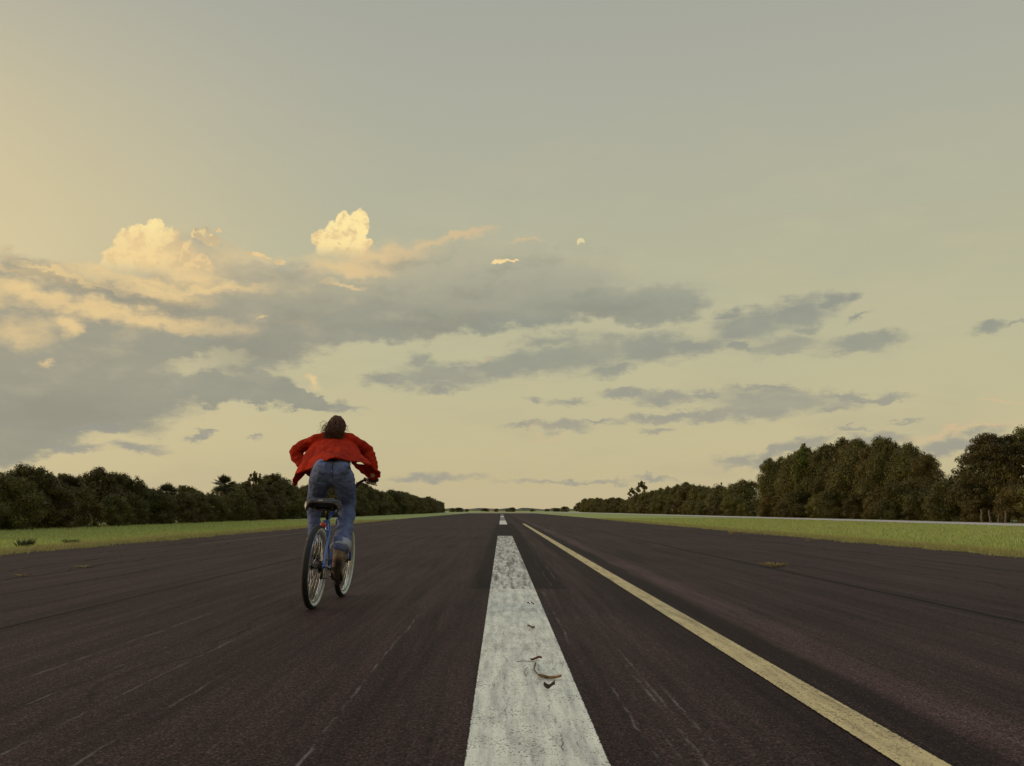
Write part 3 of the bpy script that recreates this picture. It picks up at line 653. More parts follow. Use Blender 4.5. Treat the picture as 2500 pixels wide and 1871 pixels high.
# distant bushes on the horizon and the far wood
for k, (px, w_, h_, yy) in enumerate([(1105,1.6,1.6,420), (1120,2.0,2.0,460), (1140,1.3,1.4,470), (1185,2.2,2.0,600), (1212,1.3,1.7,520), (1238,1.2,1.5,560), (1251,1.6,2.3,520), (1300,2.0,1.5,620), (1335,1.6,1.6,560), (1357,2.4,2.0,560), (1379,1.6,2.6,480)]):
    d = ray(px, 1246); place(LOW[k % 5], None, d.x/d.y*yy, yy, h_, 3.25, 'tiny dark bush on the horizon beyond the end of the runway', 'bushes on the horizon', w_, 'bush', 'bush')
V = []; Fc = []
for k in range(260):
    x = -1100 + k*9; yy = 1500 + 40*mnoise.noise(Vector((k*0.3, 0, 0))); h_ = 4.0 + 2.6*mnoise.fractal(Vector((k*0.35, 3, 0)), 0.8, 2, 4)
    V += [(x, yy, -0.1), (x, yy + 14, h_*0.9), (x, yy + 30, h_), (x, yy + 90, -0.1)]
    if k: a = (k - 1)*4; Fc += [(a + j, a + 4 + j, a + 5 + j, a + 1 + j) for j in range(3)]
far = mesh('far_wood', V, Fc, simple('far_foliage', (0.11, 0.095, 0.055), 0.9, 0, 0.3, 0.05)); tag(far, 'low dark far-off wood along the horizon beyond the runway', 'wood', kind='stuff')

# grass blades on both verges
def grass():
    r = np.random.default_rng(5); out = []
    def band(xa, xb, ya, yb, n, hh, wd_):
        # denser towards the camera
        u = r.random(n); y = ya*(yb/ya)**u; x = xa + (xb - xa)*r.random(n)**1.2
        h = hh*(0.5 + r.random(n)); a = r.random(n)*6.283; w = wd_*(0.7 + 0.6*r.random(n))*(1 + y/60)
        p = np.stack([x, y, np.full(n, -0.03)], 1); s = np.stack([np.cos(a)*w, np.sin(a)*w, np.zeros(n)], 1)
        t = p + np.stack([r.normal(size=n)*h*0.35, r.normal(size=n)*h*0.35, h], 1)
        out.append(np.stack([p - s, p + s, t], 1))
    band(RL + 0.10, -19.6, 10, 75, 60000, 0.075, 0.010)
    band(RL + 0.18, RL - 0.5, 10, 60, 14000, 0.10, 0.008)
    band(RR - 0.10, 25.7, 12, 90, 70000, 0.075, 0.011)
    band(RR - 0.18, RR + 0.5, 12, 70, 14000, 0.10, 0.008)
    # ragged fringe: grass creeping over the edge in clumps
    for side in (RL, RR):
        sg = 1 if side < 0 else -1
        for c_ in range(520):
            y = 11*(7.0)**r.random(); m_ = int(r.integers(20, 70)); cx = side + sg*abs(r.normal())*0.22; rad = 0.05 + 0.14*r.random(); hh = 0.03 + 0.07*r.random()
            x_ = cx + r.normal(size=m_)*rad; y_ = y + r.normal(size=m_)*rad*2.2; a = r.random(m_)*6.283; w = 0.007*(1 + y/60)
            p = np.stack([x_, y_, np.full(m_, -0.01)], 1); s = np.stack([np.cos(a)*w, np.sin(a)*w, np.zeros(m_)], 1)
            out.append(np.stack([p - s, p + s, p + np.stack([r.normal(size=m_)*hh*0.7, r.normal(size=m_)*hh*0.7, hh*(0.5 + r.random(m_))], 1)], 1))
    v = np.concatenate(out).reshape(-1, 3); nv = len(v); me = bpy.data.meshes.new('grass')
    me.vertices.add(nv); me.vertices.foreach_set('co', v.astype('f').ravel()); me.loops.add(nv); me.loops.foreach_set('vertex_index', np.arange(nv, dtype='i'))
    me.polygons.add(nv//3); me.polygons.foreach_set('loop_start', np.arange(0, nv, 3, dtype='i')); me.update(); me.validate()
    m, t, b = new_mat('grass_blades'); g_ = t.new('ShaderNodeNewGeometry')
    c = t.mix(g_.outputs['Random Per Island'], (0.24, 0.30, 0.075), (0.45, 0.45, 0.16))
    n3 = t.noise(t.v('MULTIPLY', g_.outputs['Position'], (1.0, 0.12, 1.0)), 0.5, 4, 0.6); c = t.mix(t.m('MULTIPLY', t.rng(n3, 0.50, 0.72), 0.7), c, (0.38, 0.30, 0.13))
    px_, py_, pz_ = t.sep(g_.outputs['Position']); rim = t.rng(t.m('ADD', t.m('ABSOLUTE', t.m('ADD', px_, 0.05)), t.m('MULTIPLY', t.m('SUBTRACT', t.noise(g_.outputs['Position'], 1.5, 4, 0.6), 0.5), 2.0)), 10.4, 9.2, 0.0, 0.55); c = t.mix(rim, c, (0.33, 0.25, 0.11))
    t.l.new(c, b.inputs['Base Color']); b.inputs['Roughness'].default_value = 0.7; b.inputs['Specular IOR Level'].default_value = 0.2
    tr = t.new('ShaderNodeBsdfTranslucent'); t.l.new(c, tr.inputs[0]); mx = t.new('ShaderNodeMixShader'); mx.inputs[0].default_value = 0.35
    t.l.new(b.outputs[0], mx.inputs[1]); t.l.new(tr.outputs[0], mx.inputs[2]); t.l.new(mx.outputs[0], t.n['Material Output'].inputs[0])
    tag(link('grass', me, m), 'short green grass growing on the verges beside the runway', 'grass', kind='stuff')
grass()
# weeds, dry tufts, leaves and twigs
def tuft(px, py, h, w, n, mat, label, name, cat, seed):
    p = G(px, py); r = random.Random(seed); V = []; Fc = []
    for i in range(n):
        a = r.random()*6.283; q = w*r.random()*0.4; b = Vector((q*math.cos(a), q*math.sin(a), 0)); l = h*r.uniform(0.5, 1.0)
        t = b + Vector((math.cos(a)*w*r.uniform(0.1, 0.7), math.sin(a)*w*r.uniform(0.1, 0.7), l)); s = Vector((-math.sin(a), math.cos(a), 0))*0.0035
        mid = (b + t)/2 + Vector((0, 0, l*0.15)); k = len(V); V += [b - s, b + s, mid + s, t, mid - s]; Fc.append((k, k + 1, k + 2, k + 3, k + 4))
    o = mesh(name, V, Fc, mat); o.location = (p.x, p.y, 0.002); tag(o, label, cat); return o
M_dry = simple('dry_grass', (0.30, 0.24, 0.11), 0.8); M_weed = simple('weed_green', (0.055, 0.065, 0.02), 0.8)
tuft(1786, 1306, 0.16, 0.20, 60, M_dry, 'pale dry grass tuft on the asphalt near the right verge', 'grass_tuft', 'grass tuft', 1)
tuft(1893, 1384, 0.07, 0.24, 90, M_dry, 'flat straw-coloured clump of dry grass on the right seam', 'grass_clump', 'grass clump', 2)
tuft(1978, 1322, 0.04, 0.26, 50, M_dry, 'thin straw-coloured clump of dry grass near the right verge', 'grass_clump', 'grass clump', 3)
tuft(58, 1340, 0.22, 0.24, 130, M_weed, 'dark weed at the left runway edge, nearest the photo corner', 'weed', 'weed', 4)
tuft(172, 1330, 0.14, 0.26, 120, M_weed, 'second dark weed along the left runway edge', 'weed', 'weed', 5)
tuft(55, 1408, 0.03, 0.16, 30, M_dry, 'pale bit of dry grass lying left on the asphalt, nearer one', 'grass_clump', 'grass clump', 6)
tuft(208, 1386, 0.035, 0.20, 40, M_dry, 'pale bit of dry grass lying left on the asphalt, farther one', 'grass_clump', 'grass clump', 7)
def leaf(px, py, L, wd_, ang, col, label, seed, curl=0.012):
    p = G(px, py, 0.006); r = random.Random(seed); n = 9; V = []; Fc = []
    for i in range(n):
        t = i/(n - 1); ww = wd_*math.sin(math.pi*min(1, t*0.93 + 0.04))**0.7*(1 + 0.25*r.uniform(-1, 1)); x = (t - 0.5)*L; zc = 0.002 + curl*(math.sin(t*5 + seed) + 1)*0.5
        V += [(x, -ww/2, zc + curl*0.6), (x, 0, zc), (x, ww/2, zc + curl*0.9)]
        if i: a = (i - 1)*3; Fc += [(a, a + 3, a + 4, a + 1), (a + 1, a + 4, a + 5, a + 2)]
    o = mesh('dead_leaf', V, Fc, simple('leaf_litter', col, 0.7, 0, 0.35, 60)); o.location = p; o.rotation_euler.z = R(ang); tag(o, label, 'leaf'); return o
leaf(1297, 1535, 0.05, 0.030, 5, (0.16,0.085,0.025), 'small curled brown leaf on the white stripe above the twig', 1)
leaf(1343, 1659, 0.105, 0.026, -8, (0.20,0.105,0.02), 'long golden brown leaf beside the twig on the white stripe', 2)
leaf(1341, 1684, 0.055, 0.020, -30, (0.05,0.032,0.022), 'small dark shrivelled leaf below the golden brown one', 3, 0.02)
leaf(1309, 1614, 0.06, 0.014, 8, (0.13,0.035,0.02), 'reddish narrow leaf at the end of the twig', 4)
leaf(1244, 1378, 0.07, 0.05, 0, (0.10,0.11,0.02), 'small green leaf on the worn part of the white stripe', 5)
leaf(1290, 1477, 0.022, 0.02, 0, (0.035,0.02,0.015), 'tiny dark crumb left of its pair on the white stripe', 6)
leaf(1300, 1477, 0.024, 0.022, 0, (0.035,0.02,0.015), 'tiny dark crumb right of its pair on the white stripe', 7)
tw = MB(); zt_ = 0.010
tw.tube(catmull([G(1262, 1616, zt_), G(1280, 1614, zt_ + .004), G(1300, 1616, zt_), G(1311, 1612, zt_ + .005)], 4), 0.0016, 5)
tw.tube(catmull([G(1308, 1618, zt_), G(1304, 1632, zt_ + .004), G(1309, 1642, zt_), G(1322, 1654, zt_ + .003), G(1338, 1657, zt_)], 4), [0.0035 - 0.0001*i for i in range(17)], 5)
tw.tube(catmull([G(1290, 1628, zt_), G(1281, 1638, zt_ + .003), G(1284, 1650, zt_), G(1290, 1640, zt_)], 4), 0.0013, 5)
tag(tw.build('twig', simple('twig_bark', (0.06,0.028,0.018), 0.8), smooth=True), 'thin crooked brown twig lying on the white stripe', 'twig')

# ================================================================== BICYCLE
M_blue = simple('blue_paint', (0.050, 0.110, 0.42), 0.28, 0.0, 0.12, 30, 0, 0.6)
M_black = simple('black_rubber', (0.009, 0.0065, 0.006), 0.75, 0, 0.3, 60, 0.3)
M_wwall = simple('whitewall_rubber', (0.52, 0.54, 0.47), 0.6, 0, 0.12, 30)
M_alu = simple('brushed_alloy', (0.50, 0.48, 0.42), 0.35, 0.85, 0.15, 60)
M_steel = simple('dark_steel', (0.05, 0.042, 0.036), 0.45, 0.7, 0.3, 60)
M_sadl = simple('worn_black_vinyl', (0.030, 0.022, 0.020), 0.42, 0, 0.3, 25, 0.2)
M_redr = simple('red_reflector', (0.42, 0.03, 0.012), 0.25, 0, 0.1, 40)
rc = G(761, 1487); fcnt = G(832.7, 1457.4)
head = math.atan2(fcnt.x - rc.x, fcnt.y - rc.y); WB = 1.03
bike = empty('bicycle', (rc.x, rc.y, -0.002))
bike.rotation_mode = 'XYZ'; LEAN = R(3.0)
BM = Matrix.Translation((rc.x, rc.y, -0.002)) @ Matrix.Rotation(-head, 4, 'Z') @ Matrix.Rotation(LEAN, 4, 'Y')
bike.rotation_euler = BM.to_euler(); tag(bike, 'blue bicycle with white sidewall tyres ridden by the person in red', 'bicycle')
BL = lambda v: BM @ Vector(v)                 # bike frame -> world
RW = 0.33
def wheel(y0):
    w = empty('wheel'); w.parent = bike; w.location = (0, y0, RW)
    tr = 0.027; prof = [(tr*math.cos(2*math.pi*k/20), tr*math.sin(2*math.pi*k/20)) for k in range(20)]
    mb = MB().torus((0, 0, 0), RW - tr, prof, 72); o = mb.build('tyre', None, w)
    o.data.materials.append(M_black); o.data.materials.append(M_wwall)
    mi = []
    for p in o.data.polygons:
        c = p.center; rad = math.hypot(c.y, c.z) - (RW - tr); ang = math.degrees(math.atan2(abs(c.x), rad))
        mi.append(1 if 88 < ang < 150 else 0)
    o.data.polygons.foreach_set('material_index', mi)
    rp = [(-0.030, -0.012), (-0.018, -0.014), (-0.016, -0.010), (-0.016, 0.010), (-0.018, 0.014), (-0.030, 0.012)]
    MB().torus((0, 0, 0), RW - tr - 0.006, rp, 72).build('rim', M_alu, w, smooth=False)
    hub = MB().tube([(-0.055, 0, 0), (-0.03, 0, 0), (-0.029, 0, 0), (0.029, 0, 0), (0.03, 0, 0), (0.055, 0, 0)], [0.009, 0.009, 0.020, 0.020, 0.009, 0.009], 14)
    for s in (-1, 1): hub.tube([(s*0.030, 0, 0), (s*0.033, 0, 0)], 0.030, 16)
    hub.build('hub', M_steel, w)
    sp = MB()
    for k in range(32):
        a = 2*math.pi*k/32; s = 1 if k % 2 else -1; b = a + (0.9 if (k//2) % 2 else -0.9)
        sp.tube([(s*0.031, 0.027*math.cos(b), 0.027*math.sin(b)), (s*0.003, 0.276*math.cos(a), 0.276*math.sin(a))], 0.0016, 4)
    sp.build('spokes', M_alu, w); return w
rwheel = wheel(0.0); fwheel = wheel(WB)
MB().tube([(0, 0.02, 0.27), (0, 0.10, 0.0)], 0.0) if False else None
fr = MB()
BB = (0, 0.43, 0.30); SC = (0, 0.27, 0.70); HT = (0, 0.80, 0.86); HB = (0, 0.845, 0.73)
fr.tube([BB, SC], 0.0165, 12); fr.tube([SC, (0, 0.79, 0.845)], 0.0165, 12); fr.tube([BB, (0, 0.838, 0.745)], 0.021, 12); fr.tube([HB, HT], 0.021, 12)
fr.tube([(-0.036, 0.43, 0.30), (0.036, 0.43, 0.30)], 0.023, 14)
for s in (-1, 1):
    fr.tube(catmull([(s*0.064, 0.0, RW), (s*0.060, 0.07, 0.45), (s*0.045, 0.19, 0.61), (s*0.016, 0.262, 0.685)], 4), [0.0105]*13, 10)
    fr.tube(catmull([(s*0.064, 0.0, RW), (s*0.056, 0.15, 0.325), (s*0.036, 0.36, 0.303), (s*0.026, 0.42, 0.30)], 4), 0.011, 10)
    fr.box((s*0.064, 0.0, RW), (0.006, 0.045, 0.035))
fr.tube([(-0.045, 0.185, 0.61), (0.045, 0.185, 0.61)], 0.008, 8)
fr.build('frame', M_blue, bike)
fk = MB(); fk.tube([(0, 0.858, 0.70), (0, 0.842, 0.74)], 0.020, 12); fk.tube([(-0.055, 0.86, 0.695), (0.055, 0.86, 0.695)], 0.017, 10)
for s in (-1, 1): fk.tube(catmull([(s*0.055, 0.86, 0.70), (s*0.056, 0.93, 0.52), (s*0.052, WB, RW)], 5), [0.017 - 0.0006*k for k in range(11)], 10)
fk.build('fork', M_blue, bike)
hbz = 1.055; hby = 0.78
bar = MB(); bar.tube(catmull([(0.305, hby - 0.03, hbz), (0.20, hby, hbz), (0.13, hby + 0.005, hbz - 0.035), (0.07, hby + 0.02, hbz - 0.10), (0, hby + 0.02, hbz - 0.115), (-0.07, hby + 0.02, hbz - 0.10), (-0.13, hby + 0.005, hbz - 0.035), (-0.20, hby, hbz), (-0.305, hby - 0.03, hbz)], 5), 0.0115, 10)
bar.tube([(0.07, hby + 0.02, hbz - 0.055), (-0.07, hby + 0.02, hbz - 0.055)], 0.006, 6)
hb = bar.build('handlebar', M_steel, bike)
for s in (-1, 1):
    MB().tube([(s*0.20, hby - 0.001, hbz), (s*0.308, hby - 0.031, hbz)], [0.0165, 0.0165], 12).build('grip', M_black, hb)
    lv = MB().tube(catmull([(s*0.185, hby + 0.02, hbz - 0.01), (s*0.20, hby + 0.05, hbz - 0.03), (s*0.29, hby + 0.04, hbz - 0.045)], 5), 0.005, 6)
    lv.tube([(s*0.175, hby, hbz), (s*0.19, hby, hbz)], 0.019, 10); lv.build('brake_lever', M_steel, hb)
MB().tube([(0, 0.80, 0.86), (0, 0.79, 0.90), (0, hby + 0.02, hbz - 0.115)], 0.017, 10).build('stem', M_steel, bike)
cb = MB(); cb.tube(catmull([BL((0.18, hby + 0.03, hbz - 0.01)), BL((0.10, hby + 0.14, hbz - 0.05)), BL((0.03, hby + 0.10, hbz - 0.20)), BL((0.02, 0.80, 0.80))], 6), 0.0028, 5)
cb.V = [BM.inverted() @ v for v in cb.V]; cb.build('brake_cable', M_black, bike)
MB().tube([SC, (0, 0.245, 0.80)], 0.0135, 10).build('seatpost', M_steel, bike)
# saddle: wide sprung cruiser saddle
V = []; Fc = []; nr, nc = 15, 17
for i in range(nr):
    t = i/(nr - 1); yy = 0.085 + 0.29*t; hw = 0.132*(1 - 0.85*max(0, (t - 0.12)/0.88)**0.62)*(0.86 if i == 0 else 1.0) + 0.012
    for j in range(nc):
        u = j/(nc - 1)*2 - 1; zz = 0.862 + 0.018*(1 - t)*abs(u)**2*0.6 - 0.010*math.sin(t*3.1) - (0.078*abs(u)**4) - (0.035 if i == 0 else 0)
        V.append((hw*math.sin(u*math.pi/2*0.98), yy, zz))
    
for i in range(nr - 1):
    for j in range(nc - 1): Fc.append((i*nc + j, i*nc + j + 1, (i + 1)*nc + j + 1, (i + 1)*nc + j))
rows = [[Vector(V[i*nc + j]) for j in range(nc)] for i in range(nr)]
sd_ = MB().sheet(rows, 0.030)
sd_.ell((-0.085, 0.125, 0.845), (0.055, 0.052, 0.026)); sd_.ell((0.085, 0.125, 0.845), (0.055, 0.052, 0.026)); sd_.ell((0, 0.125, 0.832), (0.112, 0.045, 0.030))
saddle = sd_.fused('saddle', M_sadl, bike, 0.005, 5)
ss = MB()
for s in (-1, 1):
    hel = [(s*0.075 + 0.019*math.cos(k*0.7), 0.125 + 0.019*math.sin(k*0.7), 0.775 + k*0.0018) for k in range(30)]
    ss.tube(hel, 0.0042, 6); ss.tube(catmull([(s*0.075, 0.13, 0.775), (s*0.04, 0.22, 0.790), (s*0.02, 0.34, 0.835)], 5), 0.0045, 6)
ss.box((0, 0.245, 0.797), (0.06, 0.04, 0.03)); ss.tube([(-0.08, 0.125, 0.775), (0.08, 0.125, 0.775)], 0.006, 6)
ss.build('saddle_springs', M_steel, saddle)
MB().box((-0.018, 0.078, 0.853), (0.036, 0.004, 0.010)).build('saddle_badge', M_alu, saddle, smooth=False)
rf = MB().ell((0, 0.150, 0.655), (0.026, 0.010, 0.022)); rf.tube([(0, 0.15, 0.655), (0, 0.18, 0.62)], 0.007, 8); rf.build('rear_reflector', M_redr, bike)
# drivetrain; cranks: right down and back, left up and forward
CA = R(-160); ck = (math.cos(CA), math.sin(CA))
cr = empty('crankset'); cr.parent = bike; cr.location = BB
MB().torus((0.045, 0, 0), 0.082, [(-0.012, -0.002), (0.006, -0.002), (0.006, 0.002), (-0.012, 0.002)], 40).build('chainring', M_steel, cr, smooth=False)
spd = MB(); [spd.tube([(0.045, 0, 0), (0.045, 0.075*math.cos(q*1.2566), 0.075*math.sin(q*1.2566))], 0.006, 6) for q in range(5)]; spd.tube([(-0.055, 0, 0), (0.055, 0, 0)], 0.010, 8); spd.build('spider', M_alu, cr)
PEDR = Vector((0.115, BB[1] + 0.17*ck[0], BB[2] + 0.17*ck[1])); PEDL = Vector((-0.115, BB[1] - 0.17*ck[0], BB[2] - 0.17*ck[1]))
for s, q in ((1, 1), (-1, -1)):
    c_ = MB().tube([(s*0.058, 0, 0), (s*0.066, 0.17*ck[0]*q, 0.17*ck[1]*q)], [0.015, 0.011], 10); c_.ell((s*0.058, 0, 0), (0.012, 0.019, 0.019)); c_.build('crank_arm', M_alu, cr)
    pc = (s*0.118, 0.17*ck[0]*q, 0.17*ck[1]*q); Mp = Matrix.Rotation(R(-38 if s > 0 else -10), 3, 'X')
    pd = MB(); pd.tube([(s*0.066, pc[1], pc[2]), (s*0.165, pc[1], pc[2])], 0.007, 8)
    for dyy in (-0.038, 0.038): pd.box(Vector(pc) + Mp @ Vector((0, dyy, 0)), (0.09, 0.010, 0.022), Mp)
    for dxx in (-0.042, 0.042): pd.box(Vector(pc) + Mp @ Vector((dxx, 0, 0)), (0.010, 0.068, 0.018), Mp)
    pd.build('pedal', M_steel, cr, smooth=False)
fw_ = MB()
for k in range(6): fw_.tube([(0.036 + 0.004*k, 0, RW), (0.0385 + 0.004*k, 0, RW)], 0.050 - 0.0045*k, 24)
fw_.build('sprocket', M_steel, bike, smooth=False)
chn = MB(); chn.tube([(0.045, 0.0, RW + 0.042), (0.045, BB[1], BB[2] + 0.080)], 0.0042, 6); chn.tube([(0.045, 0.01, 0.235), (0.045, BB[1], BB[2] - 0.080)], 0.0042, 6)
chn.build('chain', M_steel, bike)
dr = MB(); dr.box((0.055, 0.01, 0.285), (0.016, 0.030, 0.09)); dr.tube([(0.045, 0.01, 0.25), (0.050, 0.01, 0.25)], 0.020, 14); dr.tube([(0.064, 0, RW), (0.085, 0, RW)], 0.008, 8); dr.build('derailleur', M_steel, bike)

# ================================================================== PERSON
def C1(x, y, D): return P(680 + x/5.173, 980 + y/5.173, D)    # crop 1 pixels
def C2(x, y, D): return P(680 + x/5.173, 1180 + y/5.173, D)   # crop 2 pixels
Y0 = rc.y                                     # rear contact
base = Vector((rc.x + 0.06, Y0 + 0.35, 0.0))
person = empty('person', base); tag(person, 'person in red cardigan and rolled blue jeans standing on the pedals of the blue bicycle', 'person')
M_skin = simple('skin', (0.42, 0.24, 0.16), 0.55, 0, 0.08, 20)
hipc = C1(672, 905, Y0 + 0.33)                # pelvis centre
DH = Y0 + 0.33
hipR = C1(800, 960, DH); hipL = C1(535, 960, DH)
kneeR = C1(868, 1330, Y0 + 0.47); ankR = C2(768, 850, Y0 + 0.20)
thR = C1(845, 1140, Y0 + 0.41); cfR = C2(838, 540, Y0 + 0.36); thL = C1(492, 1140, Y0 + 0.47); cfL = C2(455, 540, Y0 + 0.60)
kneeL = C1(450, 1330, Y0 + 0.62); ankL = C2(462, 800, Y0 + 0.52)
chest = C1(690, 600, Y0 + 0.62); neckb = C1(710, 440, Y0 + 0.80); headc = C1(735, 330, Y0 + 0.88)
shR = C1(905, 490, Y0 + 0.74); shL = C1(455, 500, Y0 + 0.74)
elR = C1(1128, 650, Y0 + 0.80); elL = C1(232, 650, Y0 + 0.80)
gR = BL((0.255, hby - 0.016, hbz)); gL = BL((-0.255, hby - 0.016, hbz))
wrR = gR + Vector((0.012, -0.075, 0.035)); wrL = gL + Vector((-0.012, -0.075, 0.035))
b = MB()
b.chain([hipc + Vector((0, 0.03, 0.0)), C1(685, 780, Y0 + 0.47), C1(690, 620, Y0 + 0.72), C1(708, 450, Y0 + 0.84)], [0.085, 0.078, 0.080, 0.045])
b.chain([hipL + Vector((0,.02,0)), hipR + Vector((0,.02,0))], [0.070, 0.070]); b.chain([shL, (shL + shR)/2 + Vector((0, 0.05, -0.01)), shR], [0.044, 0.055, 0.044])
b.chain([neckb, headc + Vector((0, -0.02, -0.05))], [0.055, 0.052])
HR = Matrix.Rotation(R(-28), 3, 'X')          # the head is bowed, looking ahead and down
def hp(x, y, z): return headc + HR @ Vector((x, y, z))
b.ell(headc, (0.074, 0.092, 0.100), HR, 24, 16); b.ell(hp(0, 0.035, -0.065), (0.050, 0.055, 0.055), HR)
b.ell(hp(0, 0.098, -0.020), (0.013, 0.020, 0.024), HR); b.ell(hp(0, 0.092, -0.055), (0.024, 0.010, 0.008), HR); b.ell(hp(0, 0.080, -0.098), (0.022, 0.018, 0.016), HR)
for s in (-1, 1):
    b.ell(hp(s*0.030, 0.082, 0.006), (0.015, 0.010, 0.010), HR); b.ell(hp(s*0.032, 0.084, 0.026), (0.022, 0.010, 0.007), HR); b.ell(hp(s*0.076, 0.0, -0.012), (0.009, 0.018, 0.030), HR)
for s, sh, el_, wr, gp in ((1, shR, elR, wrR, gR), (-1, shL, elL, wrL, gL)):
    b.chain([sh, el_], [0.036, 0.030]); b.chain([el_, (el_*0.6 + wr*0.4), wr], [0.030, 0.030, 0.023])
    fd_ = (gp - wr).normalized(); ax = (BL((0.3*s, hby - 0.02, hbz)) - BL((0.2*s, hby, hbz))).normalized()
    # palm on top of the grip, fingers curling round the front, thumb underneath
    pc = gp + Vector((0, -0.022, 0.026)); b.chain([wr, pc], [0.024, 0.024])
    for k in range(4):
        o = ax*((k - 1.5)*0.0205); L = (0.92, 1.0, 0.96, 0.80)[3 - k if s > 0 else 3 - k]
        kn = gp + o + Vector((0, 0.004, 0.030)); j1 = gp + o + Vector((0, 0.030*L + 0.002, 0.020)); j2 = gp + o + Vector((0, 0.034, -0.006)); j3 = gp + o + Vector((0, 0.018*L, -0.027 - 0.002*k))
        b.chain([pc + o*0.8, kn, j1, j2, j3], [0.013, 0.0105, 0.0095, 0.0085, 0.0078])
    th = -ax*0.042
    b.chain([wr + (pc - wr)*0.5 + th*0.3, gp + th + Vector((0, -0.016, 0.012)), gp + th + Vector((0, -0.012, -0.020)), gp + th*0.9 + Vector((0, 0.010, -0.030))], [0.014, 0.0115, 0.010, 0.0085])
for hp_, md, kn, cf, an in ((hipR, thR, kneeR, cfR, ankR), (hipL, thL, kneeL, cfL, ankL)):
    b.chain([hp_, md, kn], [0.070, 0.062, 0.046]); b.chain([kn, cf, an], [0.042, 0.034, 0.027])
pr = BM @ PEDR; pl = BM @ PEDL
ballR = pr + Vector((0, 0.01, 0.030)); ballL = pl + Vector((0, 0.01, 0.030))
b.chain([ankR, ballR], [0.036, 0.028]); b.chain([ankL, ballL], [0.036, 0.028])
b.fused('body', M_skin, person, 0.0055, 4, base)
# jeans
def denim():
    m, t, bs = new_mat('denim'); g_ = t.new('ShaderNodeTexCoord').outputs['Object']
    n1 = t.noise(g_, 5.0, 5, 0.6); n2 = t.noise(g_, 220.0, 2, 0.7)
    c = t.mix(t.rng(n1, 0.35, 0.68), (0.056, 0.066, 0.145), (0.125, 0.155, 0.28)); c = t.mix(t.rng(n2, 0.3, 0.7, 0.0, 0.4), c, (0.15, 0.17, 0.26))
    t.l.new(c, bs.inputs['Base Color']); bs.inputs['Roughness'].default_value = 0.85; bs.inputs['Specular IOR Level'].default_value = 0.2
    bn = t.new('ShaderNodeBump'); bn.inputs['Strength'].default_value = 0.5; bn.inputs['Distance'].default_value = 0.012
    t.l.new(t.noise(t.v('MULTIPLY', g_, (1, 1, 1.6)), 16.0, 4, 0.55, 0.6), bn.inputs['Height']); t.l.new(bn.outputs[0], bs.inputs['Normal'])
    return m
M_denim = denim(); M_cuff = simple('denim_cuff', (0.27, 0.28, 0.32), 0.85, 0, 0.2, 40, 0.3)
j = MB()
waist = C1(690, 745, Y0 + 0.42)
j.ell(C1(690, 770, Y0 + 0.41), (0.148, 0.105, 0.062)); 
j.ell(C1(672, 860, Y0 + 0.345), (0.168, 0.120, 0.09))
j.ell(C1(560, 890, Y0 + 0.30), (0.092, 0.100, 0.105)); j.ell(C1(780, 890, Y0 + 0.30), (0.092, 0.100, 0.105)); j.ell(C1(672, 930, Y0 + 0.34), (0.11, 0.095, 0.095))
def leg_tube(pts, rad): j.chain(catmull(pts, 3), [rad[min(len(rad) - 1, int(i/3))]*(1 - (i % 3)/3) + rad[min(len(rad) - 1, int(i/3) + 1)]*((i % 3)/3) for i in range((len(pts) - 1)*3 + 1)])
leg_tube([hipR + Vector((0.005, 0, 0.0)), thR, kneeR, cfR, ankR + Vector((0.008, 0, 0.045))], [0.098, 0.088, 0.074, 0.073, 0.074])
leg_tube([hipL, thL, kneeL, cfL, ankL + Vector((0, 0, 0.045))], [0.096, 0.082, 0.066, 0.060, 0.060])
def wr_j(p):
    k = mnoise.fractal(Vector((p.x*9, p.y*9, p.z*16)), 0.7, 2.0, 3); k2 = mnoise.noise(Vector((p.x*5, p.y*5, p.z*34 + p.x*20)))
    return 0.007*k + 0.0045*k2*(1.5 if p.z < 0.75 else 0.7)
jeans = j.fused('jeans', M_denim, person, 0.0065, 5, base, wr_j)
for an, kn, q_ in ((ankR, kneeR, 1.0), (ankL, kneeL, 0.88)):
    a = an + Vector((0.006, 0, 0.010)); d = (kn - an).normalized(); MB().tube([a - d*0.006, a + d*0.004, a + d*0.066, a + d*0.072], [0.072*q_, 0.088*q_, 0.087*q_, 0.076*q_], 20).fused('cuff', M_cuff, jeans, 0.006, 3, base, lambda p: 0.003*mnoise.noise(p*40))
from mathutils.bvhtree import BVHTree
jb = BVHTree.FromPolygons([v.co + base for v in jeans.data.vertices], [tuple(p.vertices) for p in jeans.data.polygons])
def onto(x, y, lift):                          # point of the jeans behind a crop 1 pixel, lifted a little
    o = Vector((0, 0, HC)); d = ray(680 + x/5.173, 980 + y/5.173); h_ = jb.ray_cast(o, d)
    return (h_[0] + h_[1]*(lift if h_[1].dot(d) < 0 else -lift)) if h_[0] is not None else o + d*7.4
M_patch = simple('faded_denim_pocket', (0.105, 0.125, 0.21), 0.85, 0, 0.25, 40, 0.3); M_seam = simple('dark_seam', (0.030, 0.030, 0.050), 0.9)
for x0, x1, sk in ((800, 912, -6), (470, 590, 6)):
    rows = [[onto(x0 + (x1 - x0)*u + sk*v*4, 785 + 125*v + (14*(1 - abs(2*u - 1)) if v == 1 else 0), 0.004) for u in (0, .25, .5, .75, 1)] for v in (0, .25, .5, .75, 1)]
    MB().sheet(rows, 0.003).build('back_pocket', M_patch, jeans, True, base)
MB().tube([onto(684 + 6*math.sin(k), 762 + k*17, 0.001) for k in range(13)], 0.0035, 6).build('seat_seam', M_seam, jeans, True, base)
